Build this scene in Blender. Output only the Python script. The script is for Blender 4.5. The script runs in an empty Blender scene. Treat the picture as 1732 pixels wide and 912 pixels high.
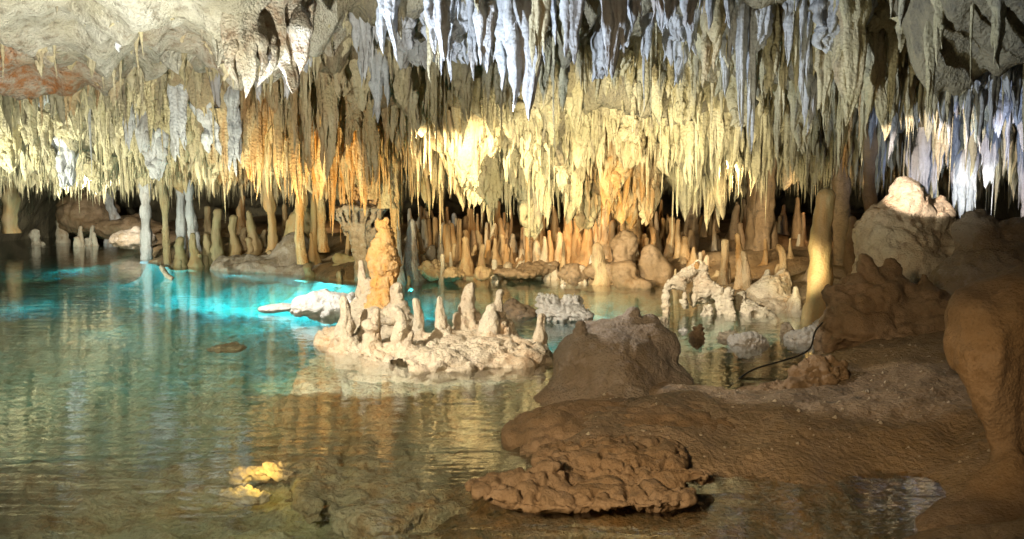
import bpy, math, random
import numpy as np
from mathutils import Vector
random.seed(7); rng = np.random.default_rng(7)
scn = bpy.context.scene
col = scn.collection

# ---------------------------------------------------------------- camera
F = 1400.0; CX, CY = 866.0, 456.0; CAMZ = 1.6
PITCH = math.atan(126/F)
cam = bpy.data.cameras.new('camera'); cam_o = bpy.data.objects.new('camera', cam); col.objects.link(cam_o)
cam.sensor_width = 36; cam.lens = 36*F/1732; cam.clip_end = 200; cam.clip_start = .05
cam_o.location = (0, 0, CAMZ); cam_o.rotation_euler = (math.radians(90)-PITCH, 0, 0)
scn.camera = cam_o
# ---------------------------------------------------------------- world, exposure
w = bpy.data.worlds.new('World'); scn.world = w; w.use_nodes = True
bg = w.node_tree.nodes['Background']; bg.inputs[0].default_value = (.75, .85, 1, 1); bg.inputs[1].default_value = .02
scn.view_settings.view_transform = 'Standard'; scn.view_settings.look = 'None'
scn.view_settings.exposure = .3; scn.view_settings.gamma = 1
scn.render.engine = 'CYCLES'
cy = scn.cycles
cy.use_denoising = True; cy.max_bounces = 5; cy.diffuse_bounces = 2; cy.glossy_bounces = 3
cy.transparent_max_bounces = 8; cy.volume_bounces = 0; cy.sample_clamp_indirect = 4
cy.caustics_reflective = False; cy.caustics_refractive = False

def ray(px, py):
    dx = (px-CX)/F; du = (CY-py)/F; s, c = math.sin(PITCH), math.cos(PITCH)
    return dx, c+s*du, -s+c*du
def W(px, py, Y):
    r = ray(px, py); t = Y/r[1]
    return np.array([t*r[0], Y, CAMZ+t*r[2]])
def G(px, py, z=0.0):
    r = ray(px, py); t = (z-CAMZ)/r[2]
    return np.array([t*r[0], t*r[1], z])
def project(x, y, z):
    s, c = math.sin(PITCH), math.cos(PITCH)
    d = y*c-(z-CAMZ)*s; u = y*s+(z-CAMZ)*c
    return CX+F*x/d, CY-F*u/d

# ---------------------------------------------------------------- lamps of the cave lighting
def lamp(name, loc, tgt, power, colr, ang=60, blend=.6, rad=.06):
    L = bpy.data.lights.new(name, 'SPOT'); L.energy = power; L.color = colr
    L.spot_size = math.radians(ang); L.spot_blend = blend; L.shadow_soft_size = rad
    o = bpy.data.objects.new(name, L); col.objects.link(o); o.location = loc
    o.rotation_euler = (Vector(tgt)-Vector(loc)).to_track_quat('-Z', 'Y').to_euler()
    return o
def bulb(name, loc, power, colr, rad=.08):
    L = bpy.data.lights.new(name, 'POINT'); L.energy = power; L.color = colr; L.shadow_soft_size = rad
    o = bpy.data.objects.new(name, L); col.objects.link(o); o.location = loc
    return o
WARM = (1, .86, .58); YEL = (1, .90, .62); COOL = (.70, .82, 1); NEU = (1, .96, .84); ORA = (1, .66, .28); BLUE = (.45, .58, 1)
# centre flowstone
lamp('lamp_centre', (.3, 9.0, .9), (1.5, 14.0, 2.5), 1250, YEL, 78, 1)
lamp('lamp_centre_low', (-1.2, 11.8, .3), (-.3, 15, 2.1), 12, NEU, 80, .8)
lamp('lamp_centre_right', (2.4, 9.9, .95), (2.5, 14.6, 2.5), 500, YEL, 68, .9)
# top centre hanging row, cool white
lamp('lamp_top_cool', (-3.0, 6.4, .8), (.6, 8.2, 3.3), 1900, COOL, 62, .7)
lamp('lamp_top_right', (1.6, 7.8, .7), (3.9, 10.8, 3.0), 170, (.95, .92, .68), 85, .9)
# left front slab
lamp('lamp_slab', (-2.4, 4.4, .3), (-4.2, 9.0, 3.2), 1500, (.96, .97, .9), 85, .9)
lamp('lamp_left_field', (-9.6, 12.0, .2), (-7.6, 16.5, 2.4), 1500, (.98, 1, .82), 95, .9)
lamp('lamp_left_far', (-9.6, 16.5, .3), (-11, 23, 2.2), 650, (1, .98, .80), 95, .9)
lamp('lamp_left_mid', (-4.6, 10.8, .3), (-5.8, 14.5, 2.8), 520, (.98, .98, .78), 90, .8)
# orange columns
lamp('lamp_orange', (-3.4, 11.2, .3), (-2.9, 15, 2.2), 800, (1, .78, .40), 78, .8)
# far shore
lamp('lamp_shore', (-1.8, 11.0, 2.3), (1.4, 16.0, .6), 1250, (1, .80, .48), 62, .6)
lamp('lamp_shore_back', (1.2, 15.2, 2.0), (1.4, 18.2, .9), 240, (1, .62, .28), 120, .6)
lamp('fill_back_left', (-5.0, 22, 2.0), (-6, 27, .8), 120, (1, .66, .36), 130, .8)  # added fill that lifts the dim back wall
lamp('fill_back_right', (5.6, 15.0, 2.0), (6.5, 18, .8), 90, (1, .6, .3), 130, .8)  # added fill for the back wall, right half
lamp('lamp_shore_right', (3.3, 12.9, 2.1), (4.8, 14.8, .6), 230, (1, .72, .40), 80, .6)
lamp('lamp_shore_left', (-10.0, 19.5, 1.9), (-13.3, 25.5, .3), 1300, (1, .93, .78), 75, .6)
lamp('lamp_shore_left_near', (-6.2, 14.0, 1.3), (-5.0, 18.4, .9), 150, (1, .9, .66), 75, .6)
# islet key
lamp('lamp_islet', (-3.6, 4.8, 2.6), (-1.0, 8.8, .25), 1750, (1, .93, .80), 38, .2, .03)
lamp('lamp_islet_far', (-.3, 8.0, 2.6), (3.0, 11.2, .25), 1000, (1, .93, .76), 24, .3, .03)
lamp('lamp_white_boulder', (-4.2, 9.3, 2.2), (-2.7, 10.8, .1), 650, (1, .97, .9), 44, .3, .03)
lamp('lamp_pool_stones', (.5, 8.0, 2.5), (2.9, 8.9, 0), 130, (1, .96, .9), 24, .3, .03)
lamp('lamp_stump_top', (-1.4, 8.2, 2.6), (1.25, 6.8, .6), 420, (1, .90, .82), 24, .3, .03)
# right side
lamp('lamp_blue', (5.9, 10.3, 1.75), (6.7, 12.6, 2.8), 130, (.5, .64, 1), 90, .8)
lamp('lamp_right_white', (6.9, 11.8, 1.5), (7.8, 15.5, 2.3), 80, (.95, .97, .92), 70, .8)
lamp('lamp_right_rock', (2.6, 7.6, 1.9), (5.25, 10.5, 1.98), 1500, (1, .84, .74), 20, .12, .03)
lamp('lamp_tall', (3.2, 9.6, .6), (4.35, 11.9, .75), 190, (1, .86, .5), 42, .7)
lamp('lamp_column', (1.4, 3.1, .9), (2.7, 4.4, .55), 20, (1, .66, .3), 50, .8)
# warm fill added behind the viewer to brighten the foreground
lamp('fill_behind_viewer', (-1.9, -.4, 2.6), (.0, 6.0, .0), 1200, (1, .75, .47), 64, .9, .35)
# underwater lamps, aimed at the lake bed
for px, py, e in ((120, 425, 60), (40, 470, 30), (180, 500, 14), (420, 500, 22), (640, 492, 30), (880, 540, 16), (1000, 500, 16), (700, 490, 30)):
    p = G(px, py, -.08)
    lamp('underwater_lamp', p, (p[0], p[1]+.01, -1), e*2, (.03, .66, 1), 165, .3)
for a, b, wdt, e in (((205, 438), (330, 468), .9, 75), ((310, 464), (470, 474), .8, 110), ((455, 473), (600, 490), .8, 90)):
    A, B = G(*a, -.05), G(*b, -.05); L = bpy.data.lights.new('underwater_strip_lamp', 'AREA'); L.shape = 'RECTANGLE'
    L.size = float(np.linalg.norm(B-A)); L.size_y = wdt; L.energy = e*1.8; L.color = (.07, .68, 1)
    o = bpy.data.objects.new('underwater_strip_lamp', L); col.objects.link(o); o.location = (A+B)/2
    o.rotation_euler = (0, 0, math.atan2(B[1]-A[1], B[0]-A[0]))
for sz, e, yy in ((3.5, 16, 12.0), (5.5, 22, 11.2), (8, 26, 10.6)):  # broad teal fill, added below the surface to lighten the pool
    L = bpy.data.lights.new('underwater_fill', 'AREA'); L.shape = 'DISK'; L.size = sz; L.energy = e; L.color = (.45, .95, .85)
    o = bpy.data.objects.new('underwater_fill', L); col.objects.link(o); o.location = (-5.2, yy, -.03)
gp = G(428, 805, -.1)
bulb('sunken_lamp', (gp[0]+.03, gp[1]-.02, -.05), 2.6, (1, .62, .14), .03)

# ---------------------------------------------------------------- noise
def _hash(ix, iy, iz, seed):
    h = (ix.astype(np.int64)*374761393+iy.astype(np.int64)*668265263+iz.astype(np.int64)*2147483647+seed*974711) & 0xffffffff
    h = ((h ^ (h >> 13))*1274126177) & 0xffffffff
    h = h ^ (h >> 16)
    return (h & 0xffffff)/float(0xffffff)*2-1
def vnoise(x, y, z, seed=0):
    x, y, z = np.broadcast_arrays(np.asarray(x, float), np.asarray(y, float), np.asarray(z, float))
    ix, iy, iz = np.floor(x), np.floor(y), np.floor(z)
    fx, fy, fz = x-ix, y-iy, z-iz
    ux, uy, uz = fx*fx*(3-2*fx), fy*fy*(3-2*fy), fz*fz*(3-2*fz)
    def c(a, b, d): return _hash(ix+a, iy+b, iz+d, seed)
    x00 = c(0,0,0)*(1-ux)+c(1,0,0)*ux; x10 = c(0,1,0)*(1-ux)+c(1,1,0)*ux
    x01 = c(0,0,1)*(1-ux)+c(1,0,1)*ux; x11 = c(0,1,1)*(1-ux)+c(1,1,1)*ux
    return (x00*(1-uy)+x10*uy)*(1-uz)+(x01*(1-uy)+x11*uy)*uz
def fbm(x, y, z=0.0, o=4, seed=0, gain=.5):
    a = 1; s = 0
    for k in range(o):
        s = s+a*vnoise(x, y, z, seed+k*17); a *= gain
        x = x*2.03+3.1; y = y*2.03+1.7; z = np.asarray(z)*2.03+.9
    return s
def ridge(x, y, z, o=3, seed=0):
    a = 1; s = 0
    for k in range(o):
        s = s+a*(1-2*np.abs(vnoise(x, y, z, seed+k*17))); a *= .5
        x = x*2.1+3.1; y = y*2.1+1.7; z = np.asarray(z)*2.1+.9
    return s
def sstep(a, b, x):
    t = np.clip((x-a)/(b-a), 0, 1); return t*t*(3-2*t)
def ochre_of(x, y):
    v = 0*x
    for cx, cyy, r, a in ((-3.1, 14, 1.7, 1.0), (1.75, 14.2, .55, 1.2), (-1.6, 14, .9, .4), (-5.5, 9.2, .8, 1.0), (-6.6, 19, 1.4, .6), (-3.2, 9.0, .6, .25)):
        v = np.maximum(v, a*np.exp(-((x-cx)**2+(.55*(y-cyy))**2)/r**2))
    return np.clip(v*(1+.6*fbm(x*2, y*2, 3.3, 3, 5)), 0, 1)

# ---------------------------------------------------------------- mesh helpers
def make_mesh(name, V, Fq, mat, attr=None, smooth=True):
    me = bpy.data.meshes.new(name)
    V = np.asarray(V, np.float32); Fq = np.asarray(Fq, np.int32)
    k = Fq.shape[1]
    me.vertices.add(len(V)); me.vertices.foreach_set('co', V.ravel())
    me.loops.add(Fq.size); me.loops.foreach_set('vertex_index', Fq.ravel())
    me.polygons.add(len(Fq)); me.polygons.foreach_set('loop_start', np.arange(0, Fq.size, k, dtype=np.int32))
    me.polygons.foreach_set('loop_total', np.full(len(Fq), k, np.int32))
    me.polygons.foreach_set('use_smooth', np.full(len(Fq), bool(smooth)))
    if attr is not None:
        a = me.attributes.new('ochre', 'FLOAT', 'POINT'); a.data.foreach_set('value', np.asarray(attr, np.float32))
    me.update(calc_edges=True); me.validate()
    me.materials.append(mat)
    return me
def link(name, me, parent=None, loc=None):
    o = bpy.data.objects.new(name, me); col.objects.link(o)
    if parent is not None: o.parent = parent
    if loc is not None: o.location = loc
    return o
def tag(o, label=None, cat=None, group=None, kind=None):
    if label: o['label'] = label
    if cat: o['category'] = cat
    if group: o['group'] = group
    if kind: o['kind'] = kind
    return o
def recentre(me, p):
    n = len(me.vertices); co = np.empty(n*3, np.float32); me.vertices.foreach_get('co', co)
    co = co.reshape(-1, 3)-np.asarray(p, np.float32); me.vertices.foreach_set('co', co.ravel()); me.update()

def surfnet(fn, lo, hi, h):
    lo = np.array(lo, float); hi = np.array(hi, float)
    n = np.ceil((hi-lo)/h).astype(int)+1
    ax = [lo[i]+h*np.arange(n[i]) for i in range(3)]
    X, Y, Z = np.meshgrid(*ax, indexing='ij')
    V = fn(X, Y, Z)
    # close the surface at the borders of the box
    V[0] = V[-1] = 1; V[:, 0] = V[:, -1] = 1; V[:, :, 0] = V[:, :, -1] = 1
    ins = V < 0
    a, b, c = [m-1 for m in n]
    def cor(A, i, j, k): return A[i:i+a, j:j+b, k:k+c]
    cnt = sum(cor(ins, i, j, k).astype(np.int8) for i in (0,1) for j in (0,1) for k in (0,1))
    act = (cnt > 0) & (cnt < 8)
    I, J, K = np.nonzero(act)
    idx = -np.ones(act.shape, int); idx[I, J, K] = np.arange(len(I))
    S = np.zeros((len(I), 3)); N = np.zeros(len(I))
    corners = [(i, j, k) for i in (0,1) for j in (0,1) for k in (0,1)]
    for p in corners:
        for d in range(3):
            if p[d]: continue
            q = list(p); q[d] = 1
            v0 = V[I+p[0], J+p[1], K+p[2]]; v1 = V[I+q[0], J+q[1], K+q[2]]
            m = (v0 < 0) != (v1 < 0)
            t = np.where(m, v0/np.where(m, v0-v1, 1), 0)
            P = np.array(p, float)[None].repeat(len(I), 0); P[:, d] += t
            S[m] += P[m]; N[m] += 1
    P = (S/N[:, None]+np.stack([I, J, K], 1))*h+lo
    faces = []
    for d in range(3):
        u, v = (d+1) % 3, (d+2) % 3
        sl0 = [slice(1, n[0]-1)]*3; sl0 = [slice(1, n[i]-1) for i in range(3)]; sl1 = list(sl0)
        sl0[d] = slice(0, n[d]-1); sl1[d] = slice(1, n[d])
        A = ins[tuple(sl0)]; B = ins[tuple(sl1)]
        e = np.nonzero(A != B); s = A[e]
        g = [e[i]+(0 if i == d else 1) for i in range(3)]
        def cell(du, dv):
            q = list(g); q[u] = q[u]-du; q[v] = q[v]-dv
            return idx[q[0], q[1], q[2]]
        f = np.stack([cell(1, 1), cell(0, 1), cell(0, 0), cell(1, 0)], 1)
        f[~s] = f[~s][:, ::-1]
        faces.append(f)
    return P, np.concatenate(faces)
def grad(fn, P, e=.01):
    x, y, z = P.T
    g = np.stack([fn(x+e, y, z)-fn(x-e, y, z), fn(x, y+e, z)-fn(x, y-e, z), fn(x, y, z+e)-fn(x, y, z-e)], 1)
    return g/np.maximum(np.linalg.norm(g, axis=1, keepdims=True), 1e-6)
def sdf_mesh(name, fn, lo, hi, h, mat, amp=.02, freq=3.0, pit=.0, strat=0.0, seed=0, flute=0.0, ochre=0.0, origin=None):
    P, Fq = surfnet(fn, lo, hi, h)
    n = grad(fn, P, h)
    x, y, z = P.T
    d = amp*fbm(x*freq, y*freq, z*freq, 5, seed, .55)
    if pit: d = d-pit*np.clip(ridge(x*freq*2.2, y*freq*2.2, z*freq*2.2, 3, seed+9)-.55, 0, 1)
    if strat: d = d+strat*np.sin(z*90+4*fbm(x*4, y*4, z*4, 2, seed+4))*(1-np.abs(n[:, 2]))
    if flute:
        d = d+flute*vnoise(x*11, y*11, z*1.3, seed+3)*(1-np.abs(n[:, 2]))
    P = P+n*d[:, None]
    oc = np.clip(ochre+.35*fbm(x*2, y*2, z*2, 3, seed+7), 0, 1)
    if origin is None: origin = ((lo[0]+hi[0])/2, (lo[1]+hi[1])/2, max(lo[2], 0))
    me = make_mesh(name, P-np.array(origin)[None], Fq, mat, oc)
    return me, origin
def smin(a, b, k):
    h = np.clip(.5+.5*(b-a)/k, 0, 1); return b*(1-h)+a*h-k*h*(1-h)
def smax(a, b, k): return -smin(-a, -b, k)
def ell(x, y, z, c, r):
    k0 = np.sqrt(((x-c[0])/r[0])**2+((y-c[1])/r[1])**2+((z-c[2])/r[2])**2)
    return (k0-1)*min(r)
def cone(x, y, z, a, b, r1, r2):
    ba = np.array(b)-np.array(a); l = (ba**2).sum()
    h = np.clip(((x-a[0])*ba[0]+(y-a[1])*ba[1]+(z-a[2])*ba[2])/l, 0, 1)
    return np.sqrt((x-a[0]-h*ba[0])**2+(y-a[1]-h*ba[1])**2+(z-a[2]-h*ba[2])**2)-(r1+(r2-r1)*h)
def poly_sd(x, y, pts):
    """signed distance to a polygon, positive inside"""
    pts = np.asarray(pts)[:, :2]; d = np.full(np.shape(x), 1e9); ins = np.zeros(np.shape(x), bool)
    for i in range(len(pts)):
        a = pts[i]; b = pts[(i+1) % len(pts)]; e = b-a
        wx, wy = x-a[0], y-a[1]
        t = np.clip((wx*e[0]+wy*e[1])/max((e**2).sum(), 1e-9), 0, 1)
        d = np.minimum(d, (wx-e[0]*t)**2+(wy-e[1]*t)**2)
        c = (a[1] > y) != (b[1] > y)
        ins ^= c & (x < (b[0]-a[0])*(y-a[1])/(b[1]-a[1]+1e-12)+a[0])
    return np.sqrt(d)*np.where(ins, 1, -1)

# ---------------------------------------------------------------- materials
def rock_mat(name, c1, c2, c3, ochre=(.50, .25, .07), scale=1.0, rough=.6, bump=.6, bdist=.02, spec=.35, streak=True, grain=1.0):
    m = bpy.data.materials.new(name); m.use_nodes = True; nt = m.node_tree; N = nt.nodes; Lk = nt.links
    b = N['Principled BSDF']
    geo = N.new('ShaderNodeNewGeometry')
    def mapped(s):
        mp = N.new('ShaderNodeMapping'); mp.inputs['Scale'].default_value = s; Lk.new(geo.outputs['Position'], mp.inputs[0]); return mp.outputs[0]
    def noise(v, sc, det=5, ro=.6, dist=0.0):
        n = N.new('ShaderNodeTexNoise'); n.inputs['Scale'].default_value = sc; n.inputs['Detail'].default_value = det
        n.inputs['Roughness'].default_value = ro; n.inputs['Distortion'].default_value = dist; Lk.new(v, n.inputs['Vector']); return n.outputs['Fac']
    def ramp(f, a, bb):
        r = N.new('ShaderNodeMapRange'); r.inputs['From Min'].default_value = a; r.inputs['From Max'].default_value = bb
        Lk.new(f, r.inputs['Value']); return r.outputs[0]
    def mix(f, a, bb):
        x = N.new('ShaderNodeMix'); x.data_type = 'RGBA'
        if hasattr(f, 'links'): Lk.new(f, x.inputs[0])
        else: x.inputs[0].default_value = f
        for k, v in ((6, a), (7, bb)):
            if hasattr(v, 'links'): Lk.new(v, x.inputs[k])
            else: x.inputs[k].default_value = (*v, 1)
        return x.outputs[2]
    def math_(op, a, bb):
        x = N.new('ShaderNodeMath'); x.operation = op
        for k, v in ((0, a), (1, bb)):
            if hasattr(v, 'links'): Lk.new(v, x.inputs[k])
            else: x.inputs[k].default_value = v
        return x.outputs[0]
    pos = mapped((1, 1, 1)); st = mapped((1, 1, .16) if streak else (1, 1, 1))
    big = noise(pos, 1.1*scale, 4, .6, .4); mid = noise(st, 6*scale, 6, .65); fine = noise(pos, 38*scale, 4, .7)
    c = mix(ramp(big, .38, .62), c1, c2)
    c = mix(ramp(mid, .50, .68), c, c3)
    at = N.new('ShaderNodeAttribute'); at.attribute_name = 'ochre'
    oc = math_('MULTIPLY', at.outputs['Fac'], ramp(mid, .30, .62))
    c = mix(oc, c, ochre)
    # dark mineral specks
    v = N.new('ShaderNodeTexVoronoi'); v.inputs['Scale'].default_value = 24*scale; Lk.new(pos, v.inputs['Vector'])
    c = mix(math_('MULTIPLY', ramp(fine, .55, .72), .45*grain), c, tuple(.45*a for a in c3))
    Lk.new(c, b.inputs['Base Color'])
    b.inputs['Specular IOR Level'].default_value = spec
    Lk.new(math_('ADD', math_('MULTIPLY', fine, .35), rough-.17), b.inputs['Roughness'])
    hgt = math_('ADD', math_('MULTIPLY', noise(st, 14*scale, 6, .7), 1.0), math_('MULTIPLY', fine, .35*grain))
    hgt = math_('ADD', hgt, math_('MULTIPLY', v.outputs['Distance'], .35))
    bp = N.new('ShaderNodeBump'); bp.inputs['Strength'].default_value = bump; bp.inputs['Distance'].default_value = bdist
    Lk.new(hgt, bp.inputs['Height']); Lk.new(bp.outputs[0], b.inputs['Normal'])
    return m
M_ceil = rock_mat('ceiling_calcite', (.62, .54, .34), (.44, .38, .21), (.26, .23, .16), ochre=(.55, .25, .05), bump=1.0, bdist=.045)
M_roof = rock_mat('roof_gap_shade', (.34, .29, .18), (.26, .22, .14), (.17, .15, .11), bump=1.0, bdist=.06)  # shade of the gaps between stalactites is painted into this darker roof colour
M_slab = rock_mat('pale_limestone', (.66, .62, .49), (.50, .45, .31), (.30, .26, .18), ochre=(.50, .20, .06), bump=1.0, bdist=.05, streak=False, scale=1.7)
M_grey = rock_mat('grey_white_calcite', (.56, .56, .54), (.42, .42, .42), (.22, .21, .19), bump=1.0, bdist=.03)
M_mite = rock_mat('cream_calcite', (.56, .44, .26), (.42, .30, .16), (.22, .16, .10), bump=1.0, bdist=.03, scale=1.5, rough=.5, spec=.5)
M_mite_w = rock_mat('pale_calcite', (.62, .57, .45), (.50, .43, .31), (.30, .25, .18), bump=1.0, bdist=.03, scale=1.5, rough=.5)
M_tan = rock_mat('islet_rock', (.60, .52, .38), (.52, .43, .30), (.40, .33, .25), ochre=(.58, .30, .09), bump=.9, bdist=.03, streak=False, scale=1.6)
M_orange = rock_mat('orange_calcite', (.60, .38, .15), (.56, .42, .24), (.42, .26, .13), ochre=(.62, .32, .08), bump=.9, bdist=.03, streak=False, scale=1.6)
M_white = rock_mat('white_rock', (.74, .72, .66), (.66, .62, .54), (.52, .47, .40), bump=.9, bdist=.03, streak=False, scale=1.8)
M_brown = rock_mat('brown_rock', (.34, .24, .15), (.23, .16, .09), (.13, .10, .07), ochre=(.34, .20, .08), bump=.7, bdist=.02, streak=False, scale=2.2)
M_stump = rock_mat('grey_brown_rock', (.36, .31, .25), (.25, .19, .12), (.40, .35, .30), ochre=(.30, .19, .09), bump=1.0, bdist=.03, streak=False, scale=1.8)
M_floor = rock_mat('cave_floor', (.38, .27, .16), (.24, .17, .10), (.12, .095, .06), ochre=(.40, .25, .10), bump=.8, bdist=.05, streak=False, scale=1.1, rough=.5, spec=.5)
M_bed = rock_mat('lake_bed_stone', (.50, .50, .37), (.36, .36, .24), (.17, .17, .11), bump=1.0, bdist=.05, streak=False, scale=1.3)
M_dark = rock_mat('mossy_darkened_bed', (.13, .12, .07), (.09, .09, .05), (.05, .05, .03), bump=1.0, bdist=.05, streak=False, scale=1.4)  # mossy puddle bottom; also paints in the dark reflection of the pool behind
M_moss = rock_mat('algae_stained_calcite', (.30, .27, .14), (.30, .22, .12), (.22, .19, .10), bump=.7, bdist=.02, scale=1.5)
M_coral = rock_mat('popcorn_calcite', (.50, .33, .16), (.40, .30, .20), (.30, .22, .14), bump=.9, bdist=.02, scale=2)

# ---------------------------------------------------------------- terrain
def Gp(lst): return [G(a, b) for a, b in lst]
far_poly = Gp([(-1400, 386), (-300, 388), (0, 394), (60, 392), (120, 397), (215, 400), (245, 425), (262, 446), (300, 452), (380, 448), (450, 455), (520, 466), (560, 474), (640, 478),
               (690, 474), (760, 470), (830, 472), (900, 470), (960, 478), (1010, 482), (1120, 484), (1200, 505), (1290, 518), (1350, 530), (1400, 545), (1500, 520)])+[np.array(p) for p in ((14, 13, 0), (26, 20, 0), (26, 45, 0), (-40, 45, 0), (-40, 28, 0))]
near_poly = Gp([(930, 690), (893, 712), (875, 735), (885, 765), (930, 790), (1000, 802), (1120, 806), (1215, 806), (1300, 806), (1420, 812), (1540, 806), (1600, 850), (1545, 905), (1520, 1000)])+\
    [np.array(p) for p in ((2.0, 1.5, 0), (9, 1.5, 0), (14, 8, 0), (14, 14, 0))]+Gp([(1480, 530), (1400, 545), (1385, 600), (1345, 640), (1300, 668), (1225, 668), (1172, 645), (1100, 610), (970, 610)])
def terrain(x, y):
    a = poly_sd(x, y, far_poly); b = poly_sd(x, y, near_poly)
    n = fbm(x*.9, y*.9, 1.1, 5, 21); nf = fbm(x*4, y*4, .3, 5, 33)
    nr = ridge(x*2.2, y*3.2, .5, 4, 51)
    a = a+.25*n; b = b+.10*fbm(x*3, y*3, .2, 4, 4)
    la = .10*(1-np.exp(-np.maximum(a, 0)/.12))+.72*(1-np.exp(-np.maximum(a, 0)/3.0))+.10*n*sstep(0, 1, a)+.05*nf*sstep(0, .3, a)
    lb = .25*(1-np.exp(-np.maximum(b, 0)/.6))+(.05*n+.045*nf+.015*nr)*sstep(0, .5, b)
    deep = .30+.55*sstep(4.6, 8.0, y)*sstep(-.8, -2.6, x)*(1-.6*sstep(12, 14, y))+.25*sstep(8.5, 11, y)
    bed = np.minimum(-a, -b); ledge = (1-np.exp(-np.maximum(bed, 0)/np.where(y > 12, .25, .5)))
    lo = -deep*ledge+(.10*n+.05*nf+.07*nr)*ledge
    lo = np.minimum(lo, -.05*ledge-.001)
    sp = np.exp(-(np.maximum(0, -np.maximum(a, b)))/.04)
    out = np.where(a > 0, la, np.where(b > 0, lb, lo))
    return out
def hit(px, py):
    """first point where the view of a pixel meets the ground"""
    r = ray(px, py); t = 3.0+np.arange(1500)*.02
    X, Y, Z = t*r[0], t*r[1], CAMZ+t*r[2]
    g = np.maximum(terrain(X, Y), -.02)
    k = np.argmax(Z < g)
    if Z[k] >= g[k]: k = 1499
    return np.array([X[k], Y[k], g[k]])

def fan(y0, y1, step, spread, ustep, extra=3.0):
    ys = [y0]
    while ys[-1] < y1: ys.append(ys[-1]+max(.03, step*(abs(ys[-1])+1)))
    ys = np.array(ys); us = np.arange(-spread, spread+1e-6, ustep)
    Yg, Ug = np.meshgrid(ys, us, indexing='ij'); Xg = Ug*(Yg+extra)
    ny, nu = Yg.shape; i = np.arange((ny-1)*(nu-1)); r_, c_ = i//(nu-1), i % (nu-1)
    a = r_*nu+c_
    return Xg.ravel(), Yg.ravel(), np.stack([a, a+1, a+nu+1, a+nu], 1)
X, Y, Fq = fan(.2, 36, .0055, 1.05, .0048)
Z = terrain(X, Y)
oc = np.clip(.3+.4*fbm(X, Y, 2, 3, 61), 0, 1)
# lake bed and banks are one continuous ground; two materials by height
me = make_mesh('ground', np.stack([X, Y, Z], 1), Fq, M_floor, oc)
me.materials.append(M_bed); me.materials.append(M_dark)
zc_ = Z[Fq].mean(1); me.polygons.foreach_set('material_index', np.where(zc_ < -.002, np.where((poly_sd(X[Fq].mean(1), Y[Fq].mean(1), near_poly)+.45*fbm(X[Fq].mean(1)*3, Y[Fq].mean(1)*3, 1, 5, 6) > np.where(X[Fq].mean(1) > .8, -1.3, -.9)) & (Y[Fq].mean(1) < np.where(X[Fq].mean(1) > .8, 10, 6)), 2, 1), 0).astype(np.int32))  # bed by the right bank painted dark so the pool looks unlit
tag(link('ground', me), kind='structure')

# ---------------------------------------------------------------- ceiling
_by = [0, 5, 7, 8.5, 10, 11.5, 13, 14.5, 16, 18, 21, 26, 30, 33, 36]
_bz = [4.2, 4.2, 4.3, 4.15, 3.75, 3.4, 3.1, 2.75, 2.55, 2.45, 2.4, 2.45, 2.3, 1.2, -2.0]
def ceiling(x, y):
    z = np.interp(y, _by, _bz)
    n = fbm(x*.7, y*.7, 4.4, 4, 71)
    z = z+.22*n
    cl = fbm(x*1.5+.5*n, y*1.5, 8, 2, 77)
    z = z-.42*np.clip(cl, 0, 1)**1.3*sstep(6, 9, y)-.14*np.clip(fbm(x*4.2, y*4.2, 3, 2, 78), 0, 1)
    # centre flowstone mass
    m = np.exp(-((x-1.3)/2.5)**4)*sstep(11.8, 14.3, y)*(1-sstep(15.0, 15.5, y))
    z = z-.50*m
    # raised dark void behind it
    z = z+.35*np.exp(-((x-.6)/3.2)**2)*sstep(15.2, 15.9, y)*(1-sstep(19, 23, y))
    # front left slab
    fold = ridge(x*.9+.35*y, y*.35, 2, 3, 80)
    s = sstep(-1.75, -2.45, x+.3*fbm(x, y*1.5, 2, 3, 83))*sstep(3, 6.5, y)*(1-sstep(10.1, 10.5, y+.35*fbm(x*1.3, y, 1, 3, 85)))
    z = z*(1-s)+s*(3.05+.16*n+.12*fbm(x*2.2, y*2.2, 6, 5, 79)-.26*np.clip(fold, -.2, 1.4)+.05*fbm(x*5, y*5, 5, 4, 87)+.12+.10*(8.5-y)*(y < 8.5))
    # left recess behind the slab
    z = z+.25*sstep(-2.4, -3, x)*sstep(10.4, 10.8, y)*(1-sstep(12.5, 14, y))
    # right front ledge
    r = np.exp(-(((x-4.9)/.75)**2+((y-9.0)/.8)**2)**2)
    z = z-.75*r
    rr = sstep(4.9, 6.5, x)*sstep(10.8, 11.4, y)*(1-sstep(14, 15, y))
    z = z-.25*rr
    # side walls come down
    z = z-6*sstep(15, 19, np.abs(x+1))
    return z
X, Y, Fq = fan(.6, 36, .0055, 1.0, .0048)
Z = ceiling(X, Y)
vis = (Y > 5)
flut = ridge(X*7, Y*7, .3, 3, 91)
Z = Z-.05*np.clip(flut, -.5, 2)*sstep(5, 7, Y)*np.where((X < -2.0) & (Y < 10.6), .35, 1.0)
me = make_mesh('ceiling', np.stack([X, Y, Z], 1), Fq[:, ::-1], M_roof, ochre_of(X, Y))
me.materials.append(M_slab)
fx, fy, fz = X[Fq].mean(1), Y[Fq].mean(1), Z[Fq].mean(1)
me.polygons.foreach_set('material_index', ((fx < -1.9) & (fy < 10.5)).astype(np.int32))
tag(link('ceiling', me), kind='structure')

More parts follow.
